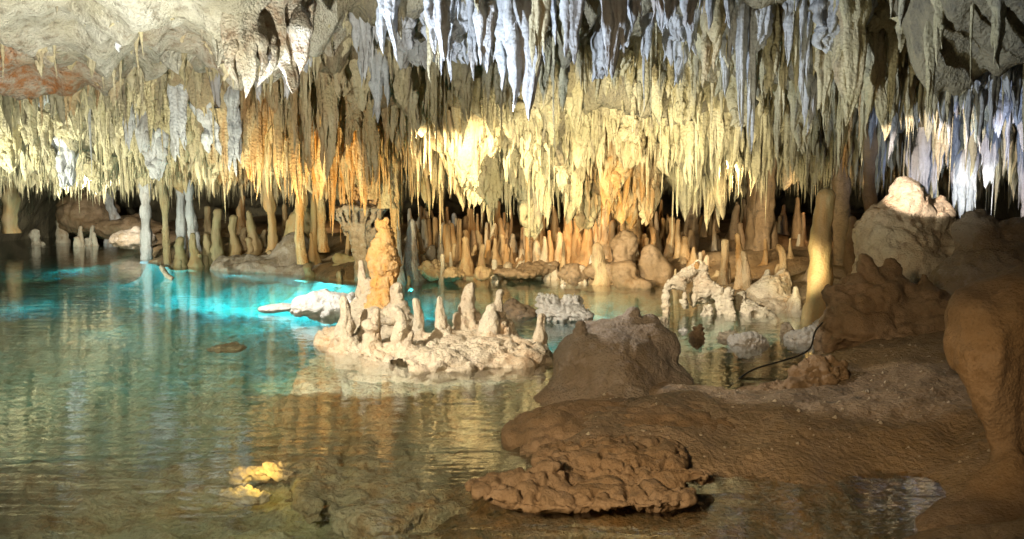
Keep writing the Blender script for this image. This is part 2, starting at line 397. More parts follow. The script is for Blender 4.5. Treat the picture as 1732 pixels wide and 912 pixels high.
# ---------------------------------------------------------------- water
def water():
    m = bpy.data.materials.new('lake_water'); m.use_nodes = True; nt = m.node_tree; N = nt.nodes; Lk = nt.links
    for n in list(N):
        if n.type != 'OUTPUT_MATERIAL': N.remove(n)
    out = [n for n in N][0]
    geo = N.new('ShaderNodeNewGeometry')
    def noi(s, sc, det, dist=0):
        mp = N.new('ShaderNodeMapping'); mp.inputs['Scale'].default_value = s; Lk.new(geo.outputs['Position'], mp.inputs[0])
        n = N.new('ShaderNodeTexNoise'); n.inputs['Scale'].default_value = sc; n.inputs['Detail'].default_value = det; n.inputs['Distortion'].default_value = dist
        Lk.new(mp.outputs[0], n.inputs['Vector']); return n.outputs['Fac']
    a = noi((1, 3.2, 1), 1.9, 2, .4); b = noi((1, 2.4, 1), 8.5, 2, .3)
    ad = N.new('ShaderNodeMath'); ad.operation = 'MULTIPLY_ADD'; Lk.new(b, ad.inputs[0]); ad.inputs[1].default_value = .20; Lk.new(a, ad.inputs[2])
    bp = N.new('ShaderNodeBump'); bp.inputs['Strength'].default_value = 1; bp.inputs['Distance'].default_value = .007; Lk.new(ad.outputs[0], bp.inputs['Height'])
    lw = N.new('ShaderNodeLayerWeight'); lw.inputs['Blend'].default_value = .5; Lk.new(bp.outputs[0], lw.inputs['Normal'])
    pw = N.new('ShaderNodeMath'); pw.operation = 'POWER'; Lk.new(lw.outputs['Facing'], pw.inputs[0]); pw.inputs[1].default_value = 4.0
    fr = N.new('ShaderNodeMath'); fr.operation = 'MULTIPLY_ADD'; Lk.new(pw.outputs[0], fr.inputs[0]); fr.inputs[1].default_value = .95; fr.inputs[2].default_value = .05
    tr = N.new('ShaderNodeBsdfTransparent'); gl = N.new('ShaderNodeBsdfGlossy'); gl.inputs['Roughness'].default_value = .02
    Lk.new(bp.outputs[0], gl.inputs['Normal'])
    mx = N.new('ShaderNodeMixShader'); Lk.new(fr.outputs[0], mx.inputs[0]); Lk.new(tr.outputs[0], mx.inputs[1]); Lk.new(gl.outputs[0], mx.inputs[2])
    Lk.new(mx.outputs[0], out.inputs['Surface'])
    va = N.new('ShaderNodeVolumeAbsorption'); va.inputs['Color'].default_value = (.50, .90, .90, 1); va.inputs['Density'].default_value = .5
    Lk.new(va.outputs[0], out.inputs['Volume'])
    x0, x1, y0, y1, z0 = -45, 30, -2, 40, -3.5
    V = [(x0,y0,z0),(x1,y0,z0),(x1,y1,z0),(x0,y1,z0),(x0,y0,0),(x1,y0,0),(x1,y1,0),(x0,y1,0)]
    Q = [(0,3,2,1),(4,5,6,7),(0,1,5,4),(1,2,6,5),(2,3,7,6),(3,0,4,7)]
    me = make_mesh('water', V, Q, m, smooth=False)
    tag(link('water', me), kind='structure')
water()

# ---------------------------------------------------------------- dripstone generators
def tites(x, y, z, L, R, el, rot, seed, n=9, m=9, sharp=.8, spindle=False):
    """arrays -> one vertex block per stalactite"""
    k = len(x); t = np.linspace(0, 1, m)**.9; ph = np.arange(n)/n*2*np.pi
    T, PH = np.meshgrid(t, ph, indexing='ij')
    T = T[None]; PH = PH[None]
    s = seed[:, None, None].astype(float)
    e = lambda a: a[:, None, None]
    prof = (1-T)**e(sharp)*.85+.10*(1-T)+.38*np.exp(-T*7)
    if spindle: prof = ((1-T)**e(sharp)*1.1)*np.clip(.04+T*3.2, 0, 1)
    prof = prof*np.where(e(R) > .1, np.clip(.25+T*7, 0, 1), 1)
    prof = prof*(1+.34*vnoise(T*5+s*3.1, s, 0, 3)+.18*vnoise(T*13+s, s*2, 0, 5))
    bigm = np.clip((e(R)-.07)/.08, 0, 1)
    lob = 1+.16*np.sin(3*PH+s*2.1+T*2)+.10*np.sin(5*PH+s*1.3)+bigm*(.16*np.sin(7*PH+s*1.9+T*3)+.15*vnoise(np.cos(PH)*5+s, np.sin(PH)*5, T*2, 18))+.10*vnoise(np.cos(PH)*2+s, np.sin(PH)*2, T*7, 8)
    r = e(R)*prof*lob
    cx = np.cos(PH)*r*e(el); cyy = np.sin(PH)*r/np.sqrt(e(el))
    cr, sr = np.cos(e(rot)), np.sin(e(rot))
    bx = e(R)*.9*vnoise(T*2.2+s*1.7, s*.3, 1, 12)*T; byy = e(R)*.6*vnoise(T*2.2+s*.7, s*.9, 2, 13)*T
    px = e(x)+cx*cr-cyy*sr+bx; py = e(y)+cx*sr+cyy*cr+byy; pz = e(z)-e(L)*T+0*PH
    V = np.stack([px, py, pz], -1).reshape(-1, 3)
    i = np.arange((m-1)*n); ri, ci = i//n, i % n; cj = (ci+1) % n
    q = np.stack([ri*n+ci, (ri+1)*n+ci, (ri+1)*n+cj, ri*n+cj], 1)
    Q = (q[None]+(np.arange(k)*m*n)[:, None, None]).reshape(-1, 4)
    return V, Q
def mite_mesh(name, h, rb, rt, seed, mat, ochre=0.0, n=22, m=22, bend=.0, rough=1.0, el=1.0):
    t0 = 1-min(.6, 1.1*rt/h)
    t = np.concatenate([np.linspace(0, t0, m-7), t0+(1-t0)*np.sin(np.linspace(0, np.pi/2, 8))[1:]])
    ph = np.arange(n)/n*2*np.pi
    T, PH = np.meshgrid(t, ph, indexing='ij')
    r = rt+(rb-rt)*(1-T)**1.3+rb*(.6 if h < .9 else .25)*np.exp(-T*11)
    r = r*(1+rough*(.24*vnoise(T*h*5+seed*3.3, seed, 0, 3)+.13*vnoise(T*h*17+seed, 1, seed, 4)))
    u = np.clip((T-t0)/(1-t0), 0, 1); r = r*np.sqrt(np.clip(1-u*u, 0.0004, 1))
    r = r*(1+rough*(.22*vnoise(np.cos(PH)*1.5+seed, np.sin(PH)*1.5, T*h*5, 6)+.13*vnoise(np.cos(PH)*3, np.sin(PH)*3+seed, T*h*13, 7)))
    bx = bend*T*T*h+.8*rt*vnoise(T*2.5+seed, seed*.7, 0, 9); by = .5*rt*vnoise(T*3, seed*.3, 0, 11)
    V = np.stack([np.cos(PH)*r*el+bx, np.sin(PH)*r+by, T*h+.3*rt*u*vnoise(np.cos(PH)*1.5+seed, np.sin(PH)*1.5, 0, 6)*(1-u)], -1).reshape(-1, 3)
    mm = len(t); i = np.arange((mm-1)*n); ri, ci = i//n, i % n; cj = (ci+1) % n
    q = np.stack([ri*n+ci, ri*n+cj, (ri+1)*n+cj, (ri+1)*n+ci], 1)
    oc = np.clip(ochre+.3*vnoise(V[:, 0]*4+seed, V[:, 1]*4, V[:, 2]*2, 8), 0, 1)
    return make_mesh(name, V, q, mat, oc)
def fuse(name, parts):
    Vs, Qs, As, n0 = [], [], [], 0
    for it in parts:
        m_, off = it if isinstance(it, tuple) else (it, (0, 0, 0))
        co = np.empty(len(m_.vertices)*3, np.float32); m_.vertices.foreach_get('co', co); co = co.reshape(-1, 3)+np.array(off)
        q = np.empty(len(m_.loops), np.int32); m_.loops.foreach_get('vertex_index', q)
        a = np.empty(len(m_.vertices), np.float32); m_.attributes['ochre'].data.foreach_get('value', a)
        Vs.append(co); Qs.append(q.reshape(-1, 4)+n0); As.append(a); n0 += len(co); mat = m_.materials[0]
    for it in parts: bpy.data.meshes.remove(it[0] if isinstance(it, tuple) else it)
    return make_mesh(name, np.concatenate(Vs), np.concatenate(Qs), mat, np.concatenate(As))
def column_mesh(name, h, r0, r1, rm, seed, mat, ochre=0., n=22, m=34, bend=0.0):
    t = np.linspace(0, 1, m); ph = np.arange(n)/n*2*np.pi; T, PH = np.meshgrid(t, ph, indexing='ij')
    r = rm+(r0-rm)*np.exp(-T*5)+(r1-rm)*np.exp(-(1-T)*5)
    r = r*(1+.30*vnoise(T*h*3.5+seed, seed*2.2, 0, 3)+.16*vnoise(T*h*13, seed, 0, 4))
    r = r*(1+.26*vnoise(np.cos(PH)*1.8+seed, np.sin(PH)*1.8, T*h*1.5, 6)+.16*vnoise(np.cos(PH)*4, np.sin(PH)*4+seed, T*h*4, 7))
    bx = bend*np.sin(T*np.pi)*h+1.0*rm*vnoise(T*2.5+seed, 1, 1, 8)
    V = np.stack([np.cos(PH)*r+bx, np.sin(PH)*r, T*h], -1).reshape(-1, 3)
    i = np.arange((m-1)*n); ri, ci = i//n, i % n; cj = (ci+1) % n
    q = np.stack([ri*n+ci, ri*n+cj, (ri+1)*n+cj, (ri+1)*n+ci], 1)
    oc = np.clip(ochre+.35*vnoise(V[:, 0]*5+seed, V[:, 1]*5, V[:, 2]*3, 8), 0, 1)
    return make_mesh(name, V, q, mat, oc)

def brood(x, y, z, L, R, el, rot, seed, n, m, sharp, kids=3, kmin=.3, frac=.45):
    """a stalactite with smaller teeth fused to its flanks"""
    V, Q = tites(x, y, z, L, R, el, rot, seed, n, m, sharp)
    own = np.repeat(np.arange(len(x)), n*m)
    for j in range(kids):
        g = np.random.default_rng(500+j); a = g.uniform(0, 2*np.pi, len(x)); f = g.uniform(.02, frac, len(x)); q = g.uniform(.35, .65, len(x))
        ok = np.nonzero(L > kmin)[0]
        if not len(ok): break
        ex = np.cos(a)*R*el*.75*(1-f)**.8; ey = np.sin(a)*R/np.sqrt(el)*.75*(1-f)**.8
        ex = ex*.85; ey = ey*.85
        X = x+ex*np.cos(rot)-ey*np.sin(rot); Yy = y+ex*np.sin(rot)+ey*np.cos(rot)
        m2 = max(6, m*2//3); n2 = max(6, n*2//3)
        V2, Q2 = tites(X[ok], Yy[ok], (z-f*L)[ok], (L*np.minimum(q, (1-f)*.9))[ok], (R*.5)[ok], np.ones(len(ok)), rot[ok], seed[ok]+3.3*j+1, n2, m2, sharp[ok], spindle=True)
        Q = np.concatenate([Q, Q2+len(V)]); V = np.concatenate([V, V2]); own = np.concatenate([own, np.repeat(ok, n2*m2)])
    return V, Q, own
# ---------------------------------------------------------------- hero stalactites: px, root py, tip py, Y, width px, material, ochre, label
hero_t = [
 (655, -60, 105, 7.6, 40, 'g', 0, 'forked grey white stalactite at the left end of the front row'),
 (672, -60, 68, 7.7, 34, 'c', .2, 'yellow tinged stalactite with a bent tip hanging in the front row'),
 (735, -70, 106, 7.6, 44, 'g', 0, 'broad bright white stalactite like a dagger in the front row'),
 (752, 20, 140, 8.6, 22, 'g', 0, 'slim blue grey stalactite just behind the bright white dagger'),
 (768, -60, 62, 8.0, 24, 'g', 0, 'short pale stalactite right of the bright white dagger'),
 (732, 50, 145, 9.2, 20, 'c', 0, 'small cream stalactite under the bright white dagger'),
 (808, -60, 28, 7.5, 26, 'c', .1, 'stubby yellow green tipped stalactite at the top edge'),
 (820, -60, 125, 7.9, 36, 'g', 0, 'long slanting white stalactite with a thin tip'),
 (800, 60, 138, 9.0, 18, 'g', 0, 'thin white stalactite beside the long slanting one'),
 (858, -30, 165, 8.8, 56, 'g', 0, 'wide grey leaf shaped stalactite in the top centre'),
 (885, -60, 205, 8.2, 62, 'g', 0, 'dark speckled massive stalactite, the longest of the front row'),
 (912, -60, 130, 7.8, 30, 'c', .1, 'cream edged stalactite against the dark speckled one'),
 (925, -60, 110, 8.1, 30, 'g', 0, 'slanting blue grey stalactite right of the speckled one'),
 (968, -70, 112, 7.6, 44, 'g', 0, 'smooth thick white stalactite with a tan tip'),
 (1038, -70, 135, 7.8, 44, 'g', 0, 'blue white stalactite with beaded edge, right of the thick white one'),
 (1070, -60, 55, 8.0, 34, 'g', 0, 'short bluish stalactite next to the beaded one'),
 (1112, -60, 55, 8.2, 24, 'g', 0, 'small pointed pale stalactite in a row of three at the top'),
 (1135, -60, 60, 8.3, 28, 'g', 0, 'middle small stalactite with a ragged edge at the top'),
 (1165, -60, 55, 8.5, 30, 'g', 0, 'bluish tapered stalactite ending the row of three at the top'),
 (1188, -50, 25, 8.4, 14, 'g', 0, 'tiny pale stalactite at the top edge'),
 (1205, -60, 150, 9.6, 34, 'c', .3, 'yellow stalactite with a broken stepped tip'),
 (1232, -60, 110, 9.8, 40, 'g', 0, 'grey blue hanging blade beside the yellow stalactite'),
 (408, -60, 165, 6.9, 78, 's', .15, 'broad cream blade of flowstone reaching down from the pale slab'),
 (470, -60, 160, 7.1, 120, 's', .3, 'wide tan flowstone blade with rusty stains'),
 (368, -50, 118, 7.6, 30, 's', .1, 'narrow pale drapery left of the cream blade'),
 (340, -50, 70, 7.5, 22, 's', .1, 'short pale drapery on the slab above the water'),
 (438, -40, 120, 7.5, 90, 's', .2, 'folded cream flowstone filling the gap between the two big blades'),
 (505, -60, 95, 8.2, 60, 's', .5, 'tan folded flowstone right of the rusty stained blade'),
 (300, -20, 128, 9.3, 100, 's', 0, 'low pale flowstone bulge at the lip of the slab, left of the draperies'),
 (215, 0, 135, 9.6, 120, 's', 0, 'grey white flowstone bulge at the lip of the slab'),
 (60, -10, 95, 8.6, 110, 's', .8, 'brown orange flowstone fold near the left edge'),
 (5, 0, 110, 8.4, 80, 's', .9, 'dark orange flowstone fold cut by the left edge'),
 (125, 20, 120, 9.4, 70, 's', .2, 'small cream flowstone fold beside the orange one'),
 (640, 10, 210, 11.0, 30, 'g', 0, 'thin blue grey stalactite running down onto the twin column'),
 (615, -20, 150, 11.0, 26, 'g', 0, 'grey stalactite left of the thin blue grey one'),
 (395, 160, 300, 12.5, 22, 'g', 0, 'slanting blue grey stalactite above the ochre curtains'),
 (300, 150, 275, 12.5, 24, 'g', 0, 'pale blue ribbed stalactite in the dark gap at the left'),
 (355, 160, 265, 12.8, 34, 'g', 0, 'blue grey wedge stalactite between two slanting ones'),
 (85, 95, 190, 13.0, 44, 'g', 0, 'lumpy blue white stalactite under the pale slab'),
 (105, 90, 165, 12.8, 34, 'g', 0, 'small blue stalactite beside the lumpy one'),
 (22, 110, 140, 9.5, 38, 's', .9, 'rust orange hanging lump at the far left'),
 (1570, 95, 215, 11.6, 46, 'g', 0, 'stout blue stalactite at the left of the blue lit row'),
 (1600, 100, 310, 11.9, 26, 'c', .4, 'long tan stalactite threading through the blue lit row'),
 (1618, 90, 200, 11.8, 34, 'g', 0, 'blue stalactite with ragged sides in the blue lit row'),
 (1650, 60, 230, 11.5, 40, 'g', 0, 'tall blue stalactite, broadest of the blue lit row'),
 (1672, 60, 230, 12.2, 34, 'g', 0, 'violet blue stalactite behind the broadest one'),
 (1700, 60, 235, 11.2, 34, 'g', 0, 'slanting bright blue stalactite near the right edge'),
 (1725, 110, 215, 11.8, 26, 'g', 0, 'pale tipped stalactite at the right edge'),
 (1440, -80, 215, 9.4, 42, 'c', .1, 'long dark stalactite with a sharp tip on the unlit side'),
 (1485, -60, 225, 9.8, 44, 'c', 0, 'dark ribbed stalactite between the long dark one and the ledge'),
 (1400, -60, 200, 9.9, 36, 'c', 0, 'brown grey fluted stalactite on the unlit side'),
 (1375, -40, 230, 10.4, 34, 'g', .1, 'greyish stalactite catching a little blue light'),
 (1515, -40, 240, 10.2, 34, 'c', .1, 'knobbly brown stalactite beside the ledge'),
 (1432, 240, 305, 11.3, 18, 'c', .9, 'reddish brown short stalactite on the unlit side'),
 (1460, 180, 250, 11.3, 18, 'c', .6, 'rosy tan stalactite beside the reddish one'),
 (540, 180, 340, 13.2, 22, 'c', .7, 'golden knotted stalactite like a corn cob'),
 (555, 195, 270, 13.0, 34, 'c', .6, 'bulging golden popcorn covered stalactite'),
 (510, 150, 345, 13.6, 22, 'c', .8, 'straight golden stalactite, leftmost of the golden columns'),
]
MT = {'g': M_grey, 'c': M_ceil, 's': M_slab}
for i, (px, r0, r1, Yd, wd, mt, oc, lab) in enumerate(hero_t):
    a = W(px, r0, Yd); b = W(px, r1, Yd)
    root = float(ceiling(a[0], a[1]))+.08
    zt = max(root, a[2]); L = zt-b[2]; R = wd/2/F*Yd/1.0
    el = random.uniform(1.0, 1.4) if mt != 's' else 1.6
    R = R/el*1.35
    V, Q, _ = brood(np.zeros(1), np.zeros(1), np.zeros(1), np.array([L]), np.array([R]), np.array([el]), np.array([random.uniform(-.4, .4)]), np.array([i+.5]), 26, 34, np.array([random.uniform(.6, .9)]), kids=4, frac=.6)
    x, y, z = V.T; V[:, :2] += .012*np.stack([fbm((x+i)*14, y*14, z*6, 3, 6), fbm(x*14, (y+i)*14, z*6, 3, 7)], 1)
    # lean: the root drifts sideways
    me = make_mesh('stalactite', V, Q[:, ::-1], MT[mt], np.clip(np.full(len(V), oc)+.2*fbm(x*5+i, y*5, z*3, 2, 2), 0, 1))
    tag(link('stalactite', me, loc=(a[0], a[1], zt)), lab, 'stalactite', 'stalactites standing out from the mass')


cell = .165
xs, ys = np.meshgrid(np.arange(-16, 13, cell), np.arange(7.2, 28, cell), indexing='ij')
x = (xs+rng.uniform(-.5, .5, xs.shape)*cell).ravel(); y = (ys+rng.uniform(-.5, .5, xs.shape)*cell).ravel()
keep = (np.abs(x) < .72*y+1.2) & (y < 28)
x, y = x[keep], y[keep]
clump = fbm(x*.9, y*.9, 7, 3, 101)
dens = .62+.35*clump+.35*(np.abs(fbm(x*1.4, y*1.4, 3, 2, 103)) < .14)
dens = dens*np.where(y > 18, .75, 1)
slab = (x < -1.8) & (y < 10.6)
dens = np.where(slab, np.where(y > 9.7, .95, .22), dens)
dens = np.where((x > -2.2) & (y < 9.6), .16, dens)
dens = np.where((x > -3.5) & (x < 4) & (y > 12.5) & (y < 15.3), .95, dens)
dens = np.where((x > -2.2) & (x < 5) & (y > 15.6) & (y < 19), .35, dens)
dens = dens*np.where(slab, 1, .42+.58*sstep(-.50, -.22, clump+.15*fbm(x*3, y*3, 1, 2, 105)))
keep = rng.uniform(0, 1, len(x)) < dens
x, y, slab = x[keep], y[keep], slab[keep]
k = len(x)
u = rng.uniform(0, 1, k)
L = .26+.60*u**1.4
L = L*(1+.55*fbm(x*2.2, y*2.2, 2, 2, 111))
L = np.where((x > 2.6) & (y < 14), L*1.5, L)
L = np.where((x > -4.4) & (x < -1.2) & (y > 11.5) & (y < 15.5), L*1.55, L)
L = np.where(slab, .07+.20*u**2+.10*(y > 9.7), L)
L = np.where((x > -2.2) & (y < 9.6), L*.75, L)
L = np.where(y > 16, np.minimum(L, .62), L)
R = (.032+.055*rng.uniform(0, 1, k)**1.6)*np.where(L > .7, 1.25, 1)*np.where(slab, .7, 1)
R = R*np.where(y > 20, 1.25, 1)
thin = rng.uniform(0, 1, k) < np.where(y > 13.5, .30, .12)      # soda straws in the fringe
R = np.where(thin, .014+.008*u, R)
el = rng.uniform(1, 2.0, k); el = np.where(thin, 1, el); rot = rng.uniform(-.7, .7, k); sh = rng.uniform(.55, 1.0, k)
# big fused masses between them
g = np.random.default_rng(21); nb = 520
by_ = 9.5+g.uniform(0, 1, nb)**1.1*15; bx_ = g.uniform(-.74, .72, nb)*by_
w_ = (bx_ > -3.5) & (bx_ < 4) & (by_ > 12.8) & (by_ < 15.3)
ok_ = ~((bx_ < -1.8) & (by_ < 10.8)) & ~((bx_ > -2) & (bx_ < 4) & (by_ > 15.5) & (by_ < 19))
g2_ = g.uniform(0, 1, nb)
bL = .40+.45*g2_+.25*w_; bR = .11+.10*g.uniform(0, 1, nb)+.03*w_
bL = np.where(by_ > 17, np.minimum(bL, .6), bL)
x = np.concatenate([x, bx_[ok_]]); y = np.concatenate([y, by_[ok_]]); L = np.concatenate([L, bL[ok_]]); R = np.concatenate([R, bR[ok_]])
m_ = int(ok_.sum()); el = np.concatenate([el, g.uniform(1, 1.8, m_)]); rot = np.concatenate([rot, g.uniform(-.7, .7, m_)]); sh = np.concatenate([sh, g.uniform(.45, .75, m_)])
thin = np.concatenate([thin, np.zeros(m_, bool)]); slab = np.concatenate([slab, np.zeros(m_, bool)]); k = len(x)
bigR = R > .1; z = ceiling(x, y)+.06+.16*bigR; L = L+.16*bigR
z = np.where(thin, z-.05, z); L = np.where(thin, L*1.2+.15, L)
# how much of each one the photograph's frame shows
Bw, Bh = 433, 228; buf = np.zeros((Bh, Bw), bool); seen = np.zeros(k)
order = np.argsort(y)
u0, v0 = project(x, y, z-.1*L); u1, v1 = project(x, y, z-L)
rp = R*el*F/y
# hidden by the ceiling in front?
hid = np.zeros(k, bool)
for f in np.linspace(.35, .97, 18):
    hid |= (CAMZ+(z-.6*L-CAMZ)*f) > ceiling(x*f, y*f)+.03
for i in order:
    a0, a1 = int((u0[i]-rp[i])/4), int((u0[i]+rp[i])/4)+1; b0, b1 = int(v0[i]/4), int(v1[i]/4)+1
    if hid[i] or a1 <= 1 or a0 >= Bw-1 or b1 <= 1 or b0 >= Bh: continue
    a0 = max(a0, 0); b0 = max(b0, 0); a1 = min(a1, Bw); b1 = min(b1, Bh)
    s = buf[b0:b1, a0:a1]; seen[i] = (~s).sum()*(1 if thin[i] is False else 1); s[:, :] = True
pick = np.argsort(-seen)[:245]
isp = np.zeros(k, bool); isp[pick] = True
def kinds(px, py, Yd, L, R, oc):
    if R < .03: sz = 'thin'
    elif R > .10: sz = 'massive ribbed'
    elif L > .75: sz = 'long'
    elif R > .075: sz = 'stout'
    else: sz = 'short'
    if px < 250: c, pl = ('cream', 'in the crowded fringe over the far left water') 
    elif px < 430: c, pl = ('grey cream', 'in the curtain over the wet stalagmites')
    elif px < 690: c, pl = ('ochre', 'among the golden curtains around the twin column')
    elif px < 860: c, pl = ('whitish', 'on the white ribbed curtain right of the grey column')
    elif px < 1100: c, pl = ('pale yellow', 'on the brightly lit central flowstone')
    elif px < 1300: c, pl = ('olive cream', 'on the dimmer flowstone above the arched rock')
    elif px < 1540: c, pl = ('dark brown', 'in the unlit mass over the tall yellow stalagmite')
    else: c, pl = ('blue white', 'in the splintered fringe behind the pink topped rock')
    if py < 150:
        pl = pl.replace('in the', 'high in the').replace('on the', 'high on the').replace('among the', 'high among the')
    elif py > 260: pl = pl.replace('in the', 'low in the').replace('on the', 'low on the').replace('among the', 'low among the')
    return '%s %s stalactite %s' % (sz, c, pl), 'stalactites '+pl
oca = ochre_of(x, y)
labs = {}
for i in pick:
    one = lambda a: np.array([a], float)
    V, Q, _ = brood(one(0), one(0), one(0), one(L[i]), one(R[i]), one(el[i]), one(rot[i]), one(i % 97+.3), 28 if R[i] > .1 else 16, 22 if R[i] > .1 else 18, one(sh[i]), kids=14 if R[i] > .1 else 4 if R[i] > .03 else 0, frac=.75 if R[i] > .1 else .45)
    vx, vy, vz = V.T; V[:, :2] += .010*np.stack([vnoise(vx*16+i, vy*16, vz*8, 6), vnoise(vx*16, vy*16+i, vz*8, 7)], 1)*(R[i] > .03)
    greyish = (fbm(x[i]*.8, y[i]*.8, 9, 2, 131) > .25) or (x[i] > 5)
    if 10.5 < y[i] and -1.5 < x[i] < 5: greyish = False
    me = make_mesh('stalactite', V, Q[:, ::-1], M_grey if greyish and oca[i] < .4 else M_ceil, np.full(len(V), oca[i]))
    o = link('stalactite', me, loc=(x[i], y[i], z[i]))
    lab, grp = kinds(u1[i], v1[i], y[i], L[i], R[i], oca[i])
    tag(o, lab, 'stalactite', grp)
r = ~isp
V, Q, own = brood(x[r], y[r], z[r], L[r], np.array(R[r]), el[r], rot[r], np.arange(r.sum()) % 211+.7, 8, 10, sh[r], kids=2, kmin=.40)
me = make_mesh('stalactite_fringe', V, Q[:, ::-1], M_ceil, oca[r][own])
tag(link('stalactite_fringe', me), 'countless small stalactites crowding the whole cave roof', 'stalactites', kind='stuff')
print('stalactites', k, 'picked', len(pick))

# ---------------------------------------------------------------- columns: px, py base, Y or None, half width px, label
def column(px, pyb, wd, mat, oc, lab, seed, Yd=None, ztop=None, top=1.6, bend=0., name='cave_column', grp='columns joining roof and floor', z0=None):
    p = hit(px, pyb) if Yd is None else W(px, pyb, Yd)
    zt = float(ceiling(p[0], p[1]))+.1 if ztop is None else ztop
    zb = p[2]-.08 if z0 is None else z0
    R = wd/2/F*p[1]
    me = column_mesh(name, zt-zb, R*1.35, R*top, R, seed, mat, oc, bend=bend)
    return tag(link(name, me, loc=(p[0], p[1], zb)), lab, 'column', grp)
column(190, 413, 17, M_grey, 0, 'white stone column with a collar standing in the far left water', 1.1)
column(42, 394, 15, M_ceil, .9, 'orange stone column at the far left shore', 2.3)
column(246, 440, 17, M_grey, 0, 'slender pale column rising from the turquoise water', 3.7)
column(120, 396, 14, M_brown, .5, 'brown column in the dark hollow at the left', 5.2)
column(306, 440, 11, M_grey, 0, 'thin grey column behind the wet stalagmites', 4.1, Yd=18.9)
column(322, 440, 10, M_grey, 0, 'twisted grey column, right of the thin grey one', 6.1, Yd=18.6)
column(280, 440, 12, M_ceil, .3, 'knobbly cream column, left of the thin grey one', 6.9, Yd=18.9)
column(672, 455, 15, M_grey, 0, 'tall white column behind the orange stalagmite', 7.7, Yd=15.2, z0=-.05)
column(512, 440, 16, M_ceil, .8, 'golden column left of the greenish mound', 8.4, Yd=16.5)
column(590, 430, 12, M_moss, .6, 'shadowed brown column beside the stone pedestal', 9.4, Yd=17)
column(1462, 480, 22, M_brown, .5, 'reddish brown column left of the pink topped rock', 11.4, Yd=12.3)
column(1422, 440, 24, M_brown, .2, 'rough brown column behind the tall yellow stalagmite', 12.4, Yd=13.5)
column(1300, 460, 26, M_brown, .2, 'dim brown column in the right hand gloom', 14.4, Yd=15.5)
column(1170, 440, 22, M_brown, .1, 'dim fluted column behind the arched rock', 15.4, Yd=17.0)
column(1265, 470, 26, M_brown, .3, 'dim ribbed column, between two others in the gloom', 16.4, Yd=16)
column(455, 420, 16, M_moss, .6, 'dark ochre column above the greyish slope', 17.4, Yd=18)
column(545, 420, 14, M_ceil, .7, 'golden column nearest the pedestal', 18.4, Yd=16.8)
column(20, 390, 22, M_moss, .2, 'lumpy olive column at the left edge', 19.4, Yd=24)

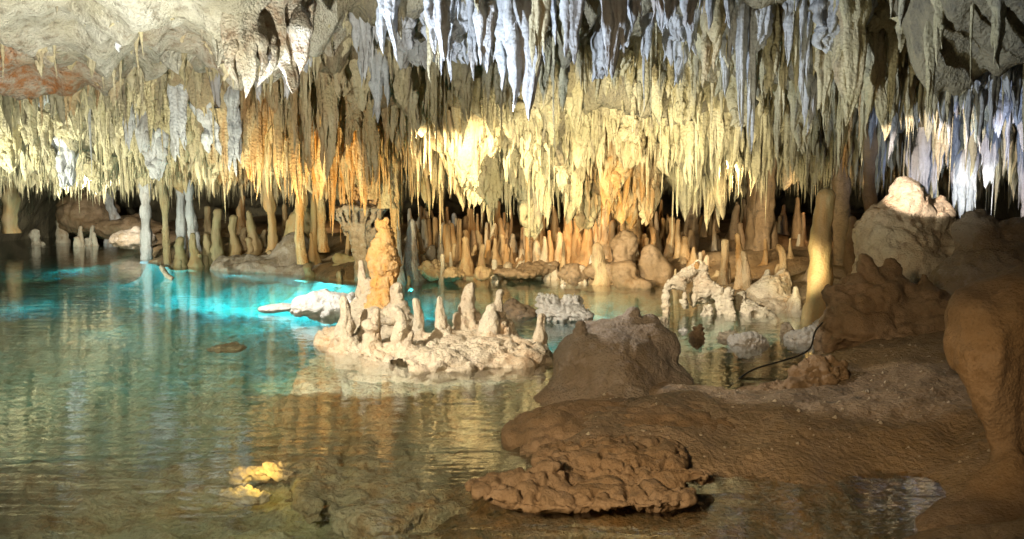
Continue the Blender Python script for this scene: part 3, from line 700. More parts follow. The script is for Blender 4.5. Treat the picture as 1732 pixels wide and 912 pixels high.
# ---------------------------------------------------------------- stalagmites: px, base py, top py, width px, taper, material, ochre, label
MM = {'w': M_mite_w, 'c': M_mite, 'm': M_moss, 'b': M_brown, 'g': M_grey}
ST = [
 (60, 415, 387, 17, .9, 'w', 0, 'square topped pale stump standing alone in the far left water'),
 (104, 412, 338, 18, .6, 'w', .1, 'tall split white stalagmite in the far left water'),
 (133, 419, 400, 9, .8, 'w', 0, 'shortest of the little white stumps in the water'),
 (139, 418, 382, 9, .8, 'w', 0, 'white finger stump, left of its twin in the water'),
 (149, 416, 402, 11, .9, 'w', 0, 'low block between the white finger stumps'),
 (156, 416, 381, 8, .8, 'w', 0, 'white finger stump, right of its twin in the water'),
 (161, 417, 392, 9, .9, 'w', 0, 'white stub leaning on the right finger stump'),
 (25, 393, 363, 8, .8, 'c', .3, 'small tan stalagmite on the far left shore'),
 (48, 394, 362, 10, .8, 'w', .1, 'pale stalagmite at the foot of the orange column'),
 (54, 392, 345, 6, .8, 'c', .6, 'thin orange stalagmite near the orange column'),
 (80, 390, 372, 10, .7, 'w', .2, 'cone stalagmite in front of the dark hollow'),
 (4, 397, 380, 9, .8, 'w', 0, 'white stub at the left edge of the water'),
 (308, 453, 400, 18, .8, 'm', .1, 'squat wet olive stalagmite, first of the row in the turquoise water'),
 (330, 453, 394, 15, .8, 'm', .2, 'wet brown stalagmite, second of the row in the turquoise water'),
 (339, 453, 429, 12, .9, 'm', 0, 'short wet green stalagmite before the row'),
 (349, 451, 394, 14, .8, 'm', 0, 'curved wet olive stalagmite in the row'),
 (367, 450, 353, 18, .75, 'm', 0, 'tall wet green grey stalagmite, tallest of the row'),
 (353, 430, 348, 12, .8, 'c', .4, 'pair topped tan stalagmite behind the row'),
 (330, 420, 350, 12, .8, 'g', 0, 'grey stalagmite behind the wet row'),
 (398, 436, 363, 16, .75, 'm', .3, 'tan green stalagmite with an orange head'),
 (415, 426, 384, 12, .8, 'c', .2, 'slim yellow stalagmite between two green ones'),
 (430, 430, 356, 16, .75, 'm', .2, 'green grey stalagmite with an orange top'),
 (444, 416, 388, 10, .8, 'c', .1, 'small pale stalagmite on the greyish slope'),
 (405, 400, 330, 14, .7, 'c', .8, 'orange stalagmite behind the green ones'),
 (482, 400, 345, 11, .8, 'c', .5, 'golden finger stalagmite on the greyish slope'),
 (458, 452, 423, 14, .8, 'm', .1, 'small green mossy stalagmite at the water edge'),
 (532, 450, 328, 13, .7, 'm', .4, 'thin green brown stalagmite with an orange cap'),
 (526, 468, 445, 17, .9, 'm', 0, 'rounded olive stump under the thin capped stalagmite'),
 (573, 478, 458, 8, .9, 'c', 0, 'tiny post standing in the turquoise water'),
 (616, 474, 405, 14, .95, 'c', .3, 'flat topped ochre post beside the pedestal'),
 (698, 474, 370, 40, .28, 'g', .15, 'big pinkish grey cone stalagmite behind the islet'),
 (692, 484, 466, 7, .9, 'c', 0, 'tiny post at the foot of the pinkish cone'),
 (718, 455, 431, 9, .8, 'c', .1, 'short tan stalagmite right of the pinkish cone'),
 (720, 425, 370, 11, .8, 'w', 0, 'pale stalagmite in the back rows near the white column'),
 (741, 425, 366, 10, .8, 'c', .3, 'slim stalagmite just right of the pale one'),
 (751, 425, 376, 14, .8, 'w', 0, 'bright white stalagmite of the back rows'),
 (729, 437, 414, 13, .85, 'w', 0, 'white bulb headed stalagmite'),
 (747, 440, 411, 12, .85, 'w', 0, 'white stalagmite, neighbour of the bulb headed one'),
 (748, 483, 429, 8, .9, 'w', .1, 'thin white post rising from the calm water'),
 (770, 440, 411, 12, .85, 'c', .2, 'pinkish stalagmite on a pale hump'),
 (789, 458, 400, 16, .8, 'c', .4, 'straight tan stalagmite with a white head'),
 (802, 430, 414, 9, .8, 'c', .1, 'small dim stalagmite behind the tan one'),
 (816, 466, 413, 14, .6, 'c', .3, 'cream stalagmite with a buttress foot'),
 (823, 445, 405, 9, .8, 'c', .9, 'orange stalagmite behind the buttressed one'),
 (829, 425, 377, 9, .8, 'w', .1, 'bright cream finger of the back rows'),
 (837, 467, 438, 10, .9, 'w', .1, 'pale post stalagmite at the water edge'),
 (838, 445, 415, 10, .8, 'c', .3, 'tan stalagmite above the pale post'),
 (851, 443, 395, 15, .75, 'c', .3, 'stout cream stalagmite with a shoulder'),
 (868, 425, 395, 12, .8, 'w', .2, 'double headed cream stalagmite'),
 (861, 466, 443, 18, .85, 'w', .2, 'fat cream stump at the water edge'),
 (884, 442, 419, 13, .8, 'w', .2, 'cream knob of a stalagmite, left of its twin'),
 (900, 442, 420, 12, .75, 'w', .2, 'cream leaning knob, right of its twin'),
 (878, 456, 441, 12, .8, 'w', .2, 'small cream knob below the twins'),
 (911, 454, 431, 12, .75, 'w', .3, 'pointed cream stump near the fallen slab'),
 (923, 450, 429, 11, .8, 'c', .3, 'tan stump behind the fallen slab'),
 (928, 475, 446, 12, .9, 'w', .2, 'left half of the fused stump pair at the water edge'),
 (939, 475, 448, 12, .9, 'w', .2, 'right half of the fused stump pair at the water edge'),
 (949, 462, 439, 10, .9, 'c', .5, 'orange post beside the fused stumps'),
 (954, 480, 455, 11, .8, 'w', .3, 'small stump, first of three before the fluted group'),
 (967, 480, 462, 15, .9, 'w', .3, 'lowest stump, middle of three before the fluted group'),
 (983, 480, 448, 13, .8, 'w', .3, 'tallest stump of three before the fluted group'),
 (1013, 483, 410, 34, .5, 'c', .2, 'broad bell shaped stalagmite with a white ringed head'),
 (1034, 474, 450, 11, .8, 'c', .3, 'small stump right of the bell shaped stalagmite'),
 (1046, 474, 448, 13, .8, 'c', .3, 'double stump in front of the shadowed hollow'),
 (1056, 486, 470, 12, .8, 'c', .3, 'low stump in the water before the hollow'),
 (959, 445, 360, 26, .5, 'c', .4, 'fluted golden stalagmite, left end of the fluted group'),
 (974, 450, 366, 16, .7, 'c', .6, 'thin golden stalagmite within the fluted group'),
 (991, 450, 358, 24, .5, 'c', .4, 'pale gold stalagmite, brightest of the fluted group'),
 (1017, 430, 330, 40, .6, 'w', .3, 'massive pinkish buff stalagmite behind the bell shaped one'),
 (1050, 425, 362, 22, .6, 'c', .4, 'cream stalagmite with a yellow broken top'),
 (1072, 425, 350, 32, .5, 'c', .5, 'big golden stalagmite merging into the roof'),
 (1075, 436, 407, 13, .6, 'w', .1, 'pale cone leaning on the big golden stalagmite'),
 (1103, 436, 384, 12, .85, 'c', .5, 'orange knob stalagmite crowning a round boulder'),
 (1091, 440, 395, 11, .7, 'c', .4, 'slanting stub beside the crowned boulder'),
 (1120, 420, 368, 9, .9, 'c', .7, 'thin orange stalagmite in the dark on the right shore'),
 (1135, 432, 366, 13, .85, 'c', .7, 'double pronged orange stalagmite on the right shore'),
 (1147, 435, 370, 9, .9, 'c', .8, 'narrow orange stalagmite touching the double pronged one'),
 (1158, 440, 399, 13, .8, 'c', .5, 'stocky dim orange stalagmite'),
 (1065, 450, 398, 14, .8, 'c', .2, 'brown hook shaped stub on the shadowed hump'),
 (904, 405, 357, 11, .8, 'c', .5, 'tan stalagmite of the darkest back row'),
 (917, 405, 364, 9, .7, 'c', .4, 'pointed tan stalagmite of the darkest back row'),
 (895, 405, 376, 8, .8, 'c', .4, 'short brown stalagmite of the darkest back row'),
 (842, 395, 340, 14, .7, 'c', .8, 'amber stalagmite far behind the white column'),
 (858, 400, 376, 10, .8, 'c', .5, 'dim amber stub far behind the cream ones'),
 (936, 400, 372, 9, .8, 'c', .5, 'dim stub in the dark opening'),
 (785, 410, 365, 12, .8, 'b', .5, 'brown stalagmite in the back rows'),
 (770, 405, 360, 10, .8, 'g', 0, 'bluish grey stalagmite in the back rows'),
 (801, 405, 352, 12, .8, 'c', .7, 'ochre stalagmite in the back rows'),
 (815, 400, 358, 10, .8, 'b', .4, 'shaded stalagmite beside the ochre one'),
 (1173, 450, 427, 7, .9, 'w', .2, 'tiny knob left of the arch crest'),
 (1184, 450, 426, 8, .9, 'w', .2, 'tiny knob above the arch crest'),
 (1195, 455, 431, 10, .9, 'w', .3, 'rounded knob right of the arch crest'),
 (1222, 480, 404, 15, .85, 'c', .6, 'orange brown two pronged stalagmite on the right shore'),
 (1248, 486, 394, 13, .8, 'c', .9, 'bright orange pillar stalagmite on the right shore'),
 (1264, 486, 424, 11, .9, 'c', .5, 'dim stalagmite right of the bright orange pillar'),
 (1322, 480, 413, 15, .8, 'c', .6, 'glowing orange stalagmite with a small cap'),
 (1295, 485, 455, 12, .8, 'w', .2, 'white tipped stalagmite on the cream mound'),
 (1342, 520, 484, 16, .7, 'w', .2, 'cream stalagmite left of the tall yellow one'),
 (1347, 528, 502, 15, .85, 'w', .2, 'low cream knob left of the tall yellow one'),
 (1386, 540, 318, 40, .72, 'm', .5, 'tall thick yellow stalagmite nearly reaching the roof'),
 (1440, 530, 365, 26, .6, 'b', .4, 'tan pointed stalagmite right of the tall yellow one'),
 (1375, 470, 400, 16, .8, 'b', .2, 'dim stalagmite hidden beside the tall yellow one'),
]
for i, (px, pb, pt, wd, tp, mt, oc, lab) in enumerate(ST):
    p = hit(px, pb); top = W(px, pt, p[1]); h = top[2]-p[2]+.08; R = wd/2/F*p[1]
    if h < .08: h = .12
    big = wd > 30
    me = mite_mesh('stalagmite', h, R*(1.15 if big else 1.45), R*tp*(1 if big else .85), i+.37, MM[mt], oc, bend=random.uniform(-.09, .09)*(not big), rough=.55 if big else 1.15, n=32 if big else 22, m=36 if big else 24)
    if not big and i % 3 != 1:
        parts = [me]
        for q in range(1+i % 2):
            a_ = random.uniform(0, 6.28); m_ = mite_mesh('nub', h*random.uniform(.25, .6), R*.95, R*.55, i+q*3.1, MM[mt], oc, n=14, m=16)
            parts.append((m_, (R*1.1*math.cos(a_), R*1.1*math.sin(a_), 0)))
        me = fuse('stalagmite', parts)
    o = tag(link('stalagmite', me, loc=(p[0], p[1], p[2]-.08)), lab, 'stalagmite', 'stalagmites on the far shore')
    o.rotation_euler = (random.uniform(-.04, .04), random.uniform(-.04, .04), random.uniform(0, 6))
# small unnamed ones filling the back of the shore
cnt = 0
for i in range(700):
    px = random.uniform(690, 1360) if i % 3 else random.uniform(690, 1100); y0 = random.uniform(14.0, 20)
    X0 = (px-CX)/F*y0; zt = float(terrain(np.array([X0]), np.array([y0]))[0])
    if zt < .03: continue
    h = random.uniform(.12, .45)*(1 if y0 < 15.5 else 2.1); R = random.uniform(.03, .085)
    me = mite_mesh('stalagmite', h, R*1.6, R*random.uniform(.35, .8), i*1.7+.1, random.choice([M_mite, M_mite, M_brown, M_mite_w]), random.uniform(0, .8), n=14, m=14)
    pl = 'among the orange back rows' if px < 1110 else 'in the gloom of the right shore'
    tag(link('stalagmite', me, loc=(X0, y0, zt-.05)), 'small %s stalagmite %s' % ('stubby' if h < .3 else 'slender', pl), 'stalagmite', 'small stalagmites '+pl)
    cnt += 1
    if cnt >= 170: break

# ---------------------------------------------------------------- the islet
def lumps(x, y, z, L, k=.10):
    d = None
    for l in L:
        e = ell(x, y, z, l[0], l[1]) if len(l) == 2 else cone(x, y, z, *l)
        d = e if d is None else smin(d, e, k)
    return d
def Pz(px, py, Yd): return tuple(W(px, py, Yd))
def islet():
    spikes = [ # px, base py, top py, Y, width px, taper
        (586, 590, 500, 8.5, 26, .55, 'short pale spike', 0), (618, 520, 440, 9.2, 30, .25, 'tan thorn shaped spike', .3),
        (631, 580, 520, 8.2, 20, .6, 'curled knob spike', .1), (673, 530, 477, 8.9, 22, .75, 'pinkish stub', .1),
        (684, 585, 516, 8.0, 20, .8, 'upright cream spike', .05), (711, 565, 504, 8.5, 15, .55, 'leaning spike', .05),
        (744, 560, 501, 8.5, 18, .5, 'hollow topped spike', .05), (791, 550, 478, 8.8, 22, .85, 'white bottle shaped spike', 0),
        (833, 565, 514, 8.3, 24, .45, 'broad cone spike', 0), (842, 540, 489, 8.9, 20, .5, 'arched grey spike', .1), (915, 590, 530, 8.4, 18, .5, 'shaded end spike', .2)]
    base = [(Pz(740, 640, 8.3)[:2]+(-.35,), (1.25, 1.0, .38)), (Pz(605, 592, 8.7), (.34, .40, .17)), (Pz(648, 560, 9.0), (.34, .35, .27)), (Pz(640, 520, 9.2), (.17, .18, .28)), (Pz(690, 600, 8.3), (.46, .5, .17)),
            (Pz(775, 612, 8.0), (.52, .5, .16)), (Pz(745, 590, 8.5), (.30, .32, .20)), (Pz(845, 600, 8.1), (.46, .46, .22)), (Pz(800, 585, 8.7), (.32, .32, .20)),
            (Pz(560, 572, 8.9), (.16, .2, .12)), (Pz(880, 610, 8.0), (.30, .4, .14)), (Pz(745, 618, 7.6), (.34, .22, .12)), (Pz(840, 565, 8.4), (.2, .2, .25))]
    roots = []
    for px, pb, pt, Yd, wd, tp, nm, oc in spikes:
        a = W(px, pb, Yd); b = W(px, pt, Yd); r = wd/2/F*Yd
        roots.append((tuple(a-np.array([0, 0, .15])), tuple(a+.45*(b-a)), r*2.4, r*1.05))
    holes = [(Pz(650, 560, 8.6), (.11, .10, .05)), (Pz(608, 545, 8.5), (.06, .25, .05)), (Pz(660, 550, 8.7), (.10, .12, .035)), (Pz(700, 618, 7.75), (.22, .25, .055)),
             (Pz(793, 556, 8.3), (.12, .10, .06)), (Pz(886, 575, 8.2), (.10, .14, .07)), (Pz(728, 545, 8.5), (.06, .07, .10))]
    def fn(x, y, z):
        d = lumps(x, y, z, base+roots, .09)
        for c, r in holes: d = smax(d, -ell(x, y, z, c, r), .03)
        return d
    me, org = sdf_mesh('rock_islet', fn, (-2.5, 6.9, -.7), (.75, 10.2, 1.05), .022, M_tan, amp=.045, freq=3.4, pit=.055, seed=5, flute=.02, ochre=.12, origin=(-.9, 8.4, 0))
    isl = tag(link('rock_islet', me, loc=org), 'sunlit looking cream rock islet bristling with stubby spikes in the middle of the pool', 'rock')
    for i, (px, pb, pt, Yd, wd, tp, nm, oc) in enumerate(spikes):
        a = W(px, pb, Yd); b = W(px, pt, Yd); r = wd/2/F*Yd
        m2 = mite_mesh('stalagmite', b[2]-a[2]+.1, r*1.35, r*tp*1.35, i+40.2, M_tan, oc, n=30, m=34, rough=1.3, bend=random.uniform(-.12, .12))
        o = link('stalagmite', m2, isl, loc=(a[0]-org[0], a[1]-org[1], a[2]-.1)); o['label'] = nm
    # tall orange one
    Yd = 9.1; a = W(648, 520, Yd); b = W(650, 368, Yd)
    def ft(x, y, z):
        return lumps(x, y, z, [(tuple(a), Pz(650, 490, Yd), .22, .16), (Pz(648, 480, Yd), (.16, .15, .28)), (Pz(650, 440, Yd), (.19, .18, .27)), (Pz(652, 408, Yd), (.12, .12, .18)),
                               (Pz(650, 390, Yd), (.055, .055, .10)), (Pz(640, 375, Yd), (.03, .03, .05)), (Pz(654, 376, Yd), (.035, .035, .06))], .05)
    m3, o3 = sdf_mesh('tall_stalagmite', ft, (a[0]-.35, Yd-.35, a[2]-.15), (a[0]+.35, Yd+.35, b[2]+.08), .014, M_orange, amp=.02, freq=5, pit=.03, seed=9, ochre=1.0, origin=tuple(a))
    o = link('tall_stalagmite', m3, isl, loc=(a[0]-org[0], a[1]-org[1], a[2]-org[2])); o['label'] = 'tall orange stalagmite with a knobbly white cap'
islet()

# ---------------------------------------------------------------- boulders and rock masses
def rock(name, lab, prims, h, mat, k=.12, holes=(), cat='rock', pad=.12, group=None, zlo=-.6, **kw):
    lo = np.array([1e9]*3); hi = -lo
    for l in prims:
        if len(l) == 2: c, r = np.array(l[0]), np.array(l[1]); lo = np.minimum(lo, c-r); hi = np.maximum(hi, c+r)
        else:
            for c, r in ((l[0], l[2]), (l[1], l[3])): lo = np.minimum(lo, np.array(c)-r); hi = np.maximum(hi, np.array(c)+r)
    lo -= pad; hi += pad; lo[2] = max(lo[2], zlo)
    def fn(x, y, z):
        d = lumps(x, y, z, prims, k)
        for l in holes:
            d = smax(d, -(ell(x, y, z, l[0], l[1]) if len(l) == 2 else cone(x, y, z, *l)), .03)
        return d
    me, org = sdf_mesh(name, fn, lo, hi, h, mat, **kw)
    return tag(link(name, me, loc=org), lab, cat, group)
P = Pz
rock('boulder', 'big dark brown stump like boulder with a layered pinkish top on the near bank',
     [(P(1030, 690, 6.5), (.62, .5, .30)), (P(1035, 645, 6.6), (.48, .40, .37)), (P(1005, 600, 6.6), (.30, .28, .16)), (P(1095, 610, 6.8), (.22, .28, .26)), (P(978, 610, 6.5), P(982, 552, 6.55), .10, .035),
      (P(1035, 560, 6.85), (.26, .2, .09)), (P(1062, 548, 6.85), P(1066, 528, 6.85), .12, .065), (P(1098, 570, 6.8), P(1099, 545, 6.85), .11, .05), (P(1120, 590, 6.8), (.12, .15, .14)), (P(1130, 660, 6.7), (.22, .3, .22)), (P(1120, 715, 6.2), (.55, .4, .14)), (P(1035, 620, 6.5), P(1060, 730, 6.1), .24, .34)],
     .016, M_stump, .07, holes=[(P(930, 700, 6.0), (.12, .2, .05))], amp=.04, freq=2.2, pit=.015, strat=.004, flute=.025, seed=11, ochre=.3)
rock('rock_ledge', 'flat brown ledge of rock overhanging the water at the bottom of the picture',
     [(P(960, 838, 4.22), (.36, .20, .06)), (P(850, 822, 4.28), (.20, .17, .055)), (P(1080, 832, 4.2), (.26, .20, .065)), (P(1180, 806, 4.4), (.10, .08, .04)), (P(1030, 780, 4.7), (.44, .40, .11)), (P(1120, 775, 4.75), (.16, .22, .11)),
      (P(935, 805, 4.35), (.09, .09, .12)), (P(895, 815, 4.3), (.14, .11, .085)), (P(1150, 838, 4.15), (.10, .08, .04)), (P(1100, 800, 4.3), P(1190, 803, 4.3), .05, .035)],
     .011, M_brown, .035, holes=[(P(1062, 832, 4.02), (.045, .10, .017)), (P(1010, 838, 4.03), (.02, .05, .012)), (P(1115, 822, 4.05), (.014, .04, .010))], amp=.025, freq=5, pit=.045, seed=12, ochre=.35, zlo=-.06)
rock('rock_slope', 'low brown swell of rock linking the stump boulder to the ledge',
     [(P(1080, 740, 5.4), (.75, .55, .20)), (P(960, 735, 5.4), (.30, .4, .14)), (P(1200, 740, 5.6), (.6, .5, .14))], .022, M_brown, .15, amp=.04, freq=3.2, pit=.03, seed=13, ochre=.4, zlo=-.3)
rock('rock_ridge', 'jagged low ridge of brown rock at the edge of the dark pool',
     [(P(1250, 672, 6.4), (.28, .14, .06)), (P(1330, 665, 6.4), (.25, .18, .11)), (P(1390, 640, 6.5), (.22, .22, .16)), (P(1405, 620, 6.5), P(1405, 610, 6.5), .05, .02), (P(1425, 630, 6.5), P(1428, 612, 6.5), .05, .02), (P(1345, 640, 6.55), P(1348, 628, 6.55), .05, .02)],
     .014, M_brown, .07, amp=.03, freq=5, pit=.05, seed=14, ochre=.4)
rock('rock_mound', 'brown mound with three blunt peaks rising behind the near bank',
     [(P(1490, 580, 8.4), (.62, .5, .42)), (P(1470, 520, 8.5), (.42, .4, .38)), (P(1560, 540, 8.4), (.38, .4, .36)), (P(1430, 560, 8.3), (.28, .3, .30)), (P(1465, 475, 8.5), P(1463, 447, 8.5), .14, .09), (P(1512, 480, 8.5), P(1512, 445, 8.5), .16, .075),
      (P(1562, 495, 8.4), P(1562, 467, 8.4), .09, .055), (P(1415, 500, 8.4), (.13, .15, .10))],
     .024, M_brown, .10, holes=[(P(1435, 610, 7.9), (.28, .30, .15))], amp=.05, freq=2.6, pit=.05, seed=15, ochre=.3, flute=.02)
rock('rock_mass', 'large brown rock with a bright pink lit saddle shaped top',
     [(P(1520, 480, 10.6), (.60, .6, .95)), (P(1490, 410, 10.6), (.32, .4, .55)), (P(1535, 350, 10.6), (.28, .3, .36)), (P(1522, 322, 10.6), (.10, .12, .16)), (P(1570, 375, 10.6), (.30, .3, .28)), (P(1596, 365, 10.6), P(1597, 338, 10.6), .16, .06), (P(1640, 480, 10.5), (.6, .5, .7))],
     .028, M_tan, .10, holes=[(P(1548, 341, 10.28), (.06, .06, .05))], amp=.05, freq=2.6, pit=.05, seed=16, ochre=.1)
rock('rounded_rock', 'smooth humped brown rocks stepping up at the right edge',
     [(P(1690, 500, 9.2), (.8, .6, .65)), (P(1650, 400, 9.4), (.24, .3, .30)), (P(1715, 410, 9.3), (.26, .3, .30)), (P(1630, 470, 9.2), (.22, .3, .22)), (P(1632, 455, 9.1), P(1630, 440, 9.1), .10, .06), (P(1668, 490, 9.0), P(1664, 468, 9.0), .12, .06), (P(1790, 440, 9.3), (.6, .5, .6)), (P(1650, 368, 9.4), (.10, .12, .08))],
     .028, M_stump, .10, amp=.05, freq=2.4, pit=.05, seed=17, ochre=.2)
rock('flowstone_pillar', 'flaring brown flowstone pillar with a narrow waist in the right corner',
     [(P(1770, 550, 4.4), (.52, .36, .32)), (P(1655, 575, 4.3), (.14, .18, .19)), (P(1740, 640, 4.3), P(1712, 790, 4.25), .20, .085), (P(1640, 610, 4.2), P(1684, 770, 4.18), .055, .03), (P(1668, 600, 4.18), P(1695, 780, 4.18), .05, .03), (P(1700, 600, 4.2), P(1708, 790, 4.18), .06, .035), (P(1745, 620, 4.2), P(1728, 790, 4.2), .07, .04),
      (P(1690, 790, 4.15), P(1590, 885, 4.0), .06, .05), (P(1702, 800, 4.1), P(1650, 890, 3.9), .05, .06), (P(1715, 790, 4.1), P(1715, 900, 3.85), .08, .12), (P(1725, 790, 4.2), P(1800, 900, 4.1), .09, .2),
      (P(1670, 885, 3.85), (.22, .18, .08)), (P(1600, 898, 3.9), (.14, .12, .05)), (P(1710, 950, 3.7), (.4, .3, .16)), (P(1640, 520, 4.35), (.10, .15, .10)), (P(1910, 560, 4.5), (.45, .4, .42)), (P(1900, 640, 4.5), P(1880, 920, 4.3), .3, .36)],
     .012, M_brown, .06, cat='flowstone', amp=.022, freq=3, pit=.0, seed=18, ochre=.6, flute=.05)
rock('white_rock', 'jagged white crested rock standing in the water behind the stump boulder',
     [(P(950, 530, 10.6), (.34, .3, .17)), (P(925, 510, 10.6), (.14, .15, .12)), (P(970, 505, 10.6), P(972, 497, 10.6), .12, .03), (P(985, 535, 10.5), (.16, .2, .08)), (P(915, 503, 10.6), P(912, 498, 10.6), .06, .03)],
     .016, M_white, .05, amp=.04, freq=5, pit=.06, seed=19)
rock('dark_rock', 'low dark brown rock between the islet and the white crested rock',
     [(P(880, 530, 10.9), (.26, .25, .12)), (P(865, 520, 10.9), (.12, .2, .12))], .02, M_brown, .06, amp=.03, freq=4, pit=.03, seed=20)
rock('white_boulder', 'glaring white smooth boulder in the water left of the islet',
     [(P(550, 520, 10.9), (.40, .30, .20)), (P(515, 520, 10.8), (.20, .22, .13)), (P(590, 515, 10.9), (.22, .25, .18)), (P(545, 502, 10.9), (.2, .2, .12))], .02, M_white, .08, amp=.06, freq=3, pit=.04, seed=21)
rock('submerged_rock', 'pale flat rock just awash left of the white boulder', [(P(460, 522, 11.3), (.18, .16, .05)), (P(490, 520, 11.3), (.15, .14, .04))], .016, M_white, .06, amp=.02, freq=5, seed=22)
rock('submerged_rock', 'thin brown rock awash in the open pool', [(P(380, 590, 8.9), (.20, .12, .035)), (P(395, 589, 9.0), (.13, .08, .05))], .012, M_brown, .05, amp=.02, freq=6, pit=.02, seed=23)
# the arched rock
rock('arched_rock', 'cream arched rock with legs and holes standing in the right hand water',
     [(P(1127, 530, 11.2), P(1127, 490, 11.2), .07, .06), (P(1135, 480, 11.2), P(1160, 465, 11.3), .08, .09), (P(1160, 468, 11.3), P(1182, 448, 11.3), .10, .07), (P(1170, 455, 11.3), P(1182, 441, 11.3), .03, .025), (P(1182, 441, 11.3), P(1192, 452, 11.3), .025, .03),
      (P(1192, 455, 11.3), P(1195, 480, 11.3), .05, .07), (P(1150, 478, 11.2), P(1160, 520, 11.2), .09, .05), (P(1185, 475, 11.3), P(1172, 515, 11.3), .10, .05), (P(1200, 490, 11.2), (.13, .12, .14)), (P(1190, 532, 11.0), P(1191, 518, 11.0), .04, .03),
      (P(1202, 530, 11.0), P(1202, 514, 11.0), .05, .035), (P(1216, 528, 11.1), P(1217, 490, 11.1), .07, .05), (P(1234, 534, 11.0), P(1233, 494, 11.0), .07, .065), (P(1240, 538, 10.9), P(1240, 530, 10.9), .05, .04), (P(1190, 500, 11.4), (.2, .15, .12))],
     .015, M_tan, .05, holes=[(P(1182, 451, 11.2), (.035, .25, .055)), (P(1152, 500, 11.1), (.05, .3, .07)), (P(1202, 507, 11.05), (.05, .12, .05))], amp=.018, freq=6, pit=.03, seed=24, ochre=.1)
rock('holed_rock', 'cream lumpy rock with dark hollows right of the arched rock',
     [(P(1275, 530, 11.0), (.20, .16, .12)), (P(1258, 520, 11.2), P(1256, 500, 11.2), .14, .07), (P(1295, 540, 10.9), P(1294, 522, 10.9), .06, .05), (P(1310, 542, 10.9), P(1304, 532, 10.9), .07, .05), (P(1272, 518, 11.1), (.08, .1, .06))],
     .015, M_tan, .05, holes=[(P(1281, 533, 10.8), (.06, .15, .06)), (P(1268, 505, 11.1), (.04, .2, .03))], amp=.018, freq=6, pit=.03, seed=25, ochre=.1)
rock('cream_mound', 'pinkish cream mound of melted looking stone beside the tall yellow stalagmite',
     [(P(1300, 520, 11.8), (.5, .3, .16)), (P(1305, 490, 12.0), (.26, .25, .24)), (P(1340, 520, 11.8), (.22, .2, .2)), (P(1280, 500, 12), (.15, .2, .15)), (P(1325, 475, 12.1), (.12, .15, .2))], .022, M_tan, .08, amp=.03, freq=4, pit=.03, seed=26, ochre=.3)
for i, (px, py, rx, rz, mt, lab) in enumerate([
    (1180, 572, .09, .14, M_brown, 'egg shaped tan stone standing in the dark pool'), (1155, 560, .05, .06, M_white, 'small whitish stone nearest the arched rock in the dark pool'),
    (1232, 572, .13, .07, M_tan, 'flat white topped stone in the dark pool'), (1264, 582, .22, .13, M_white, 'white tipped brown stone, largest in the dark pool'), (1330, 568, .08, .12, M_tan, 'cream upright stone at the far end of the dark pool'),
    (1362, 575, .26, .14, M_white, 'broken white stone leaning on the right bank'), (1385, 560, .10, .12, M_white, 'small white stone atop the right bank'), (1465, 666, .05, .03, M_tan, 'little pale pebble lying on the near bank'),
    (1120, 545, .08, .05, M_tan, 'small stone awash by the stump boulder'), (720, 492, .06, .03, M_white, 'small white stone awash behind the islet'), (838, 478, .07, .05, M_white, 'small white stone at the far water edge'), (952, 484, .07, .06, M_white, 'white pebble before the fluted group')]):
    p = G(px, py) if i != 7 else hit(px, py)
    rock('stone', lab, [((p[0], p[1], p[2]), (rx, rx*.8, rz)), ((p[0]+rx*.4, p[1]+.03, p[2]+rz*.3), (rx*.5, rx*.5, rz*.8))], .012, mt, .04, cat='stone', group='loose stones in and by the pool', amp=.03, freq=8, pit=.03, seed=30+i)
# rocks on the far shore
rock('shore_rock', 'greyish sloping rock behind the turquoise water',
     [(P(450, 455, 17.6), (.9, .6, .28)), (P(500, 440, 17.8), (.5, .6, .6)), (P(540, 465, 17), (.8, .5, .3)), (P(400, 450, 18), (.5, .5, .25))], .045, M_stump, .2, amp=.07, freq=1.8, pit=.04, seed=50)
rock('shore_rock', 'greenish pointed mound behind the thin capped stalagmite',
     [(P(510, 440, 18.2), P(512, 370, 18.2), .6, .28), (P(530, 460, 17.8), (.5, .4, .4))], .045, M_moss, .2, amp=.05, freq=2, pit=.03, seed=51, ochre=.3)
rock('fallen_slab', 'broken tan slab lying across the rocks under the pedestal', [(P(572, 437, 16.2), P(606, 443, 16.2), .09, .08), (P(575, 455, 16.2), P(620, 462, 16.1), .12, .12)], .03, M_moss, .04, amp=.04, freq=4, pit=.03, seed=52)
rock('round_boulder', 'round orange brown boulder on the far shore capped by a knob', [(P(1100, 455, 14.8), (.26, .28, .44)), (P(1125, 468, 14.7), (.16, .2, .26))], .03, M_brown, .1, flute=.03, amp=.06, freq=2.5, seed=53, ochre=.4)
rock('shore_rock', 'shadowed brown hump between bell stalagmite and round boulder', [(P(1058, 465, 14.6), (.28, .25, .28)), (P(1055, 425, 15.2), (.26, .3, .42)), (P(1085, 480, 14.3), (.26, .25, .14)), (P(1020, 460, 15.0), (.36, .3, .2))], .03, M_brown, .10, flute=.03, amp=.07, freq=2.5, pit=.03, seed=54, ochre=.35)
rock('shore_rock', 'pale rubbly hump under the bulb headed stalagmites', [(P(730, 455, 15.3), (.28, .3, .2)), (P(765, 464, 15.0), (.26, .25, .14)), (P(815, 462, 15.0), (.16, .2, .1))], .028, M_mite, .08, amp=.08, freq=3.5, pit=.05, seed=55)
rock('shore_rock', 'cream rubble ridge carrying the knob stalagmites', [(P(870, 462, 15.4), (.5, .25, .09)), (P(910, 452, 15.8), (.4, .3, .13)), (P(970, 467, 15.2), (.3, .25, .2))], .03, M_brown, .1, amp=.06, freq=3.5, pit=.05, seed=56, ochre=.2)
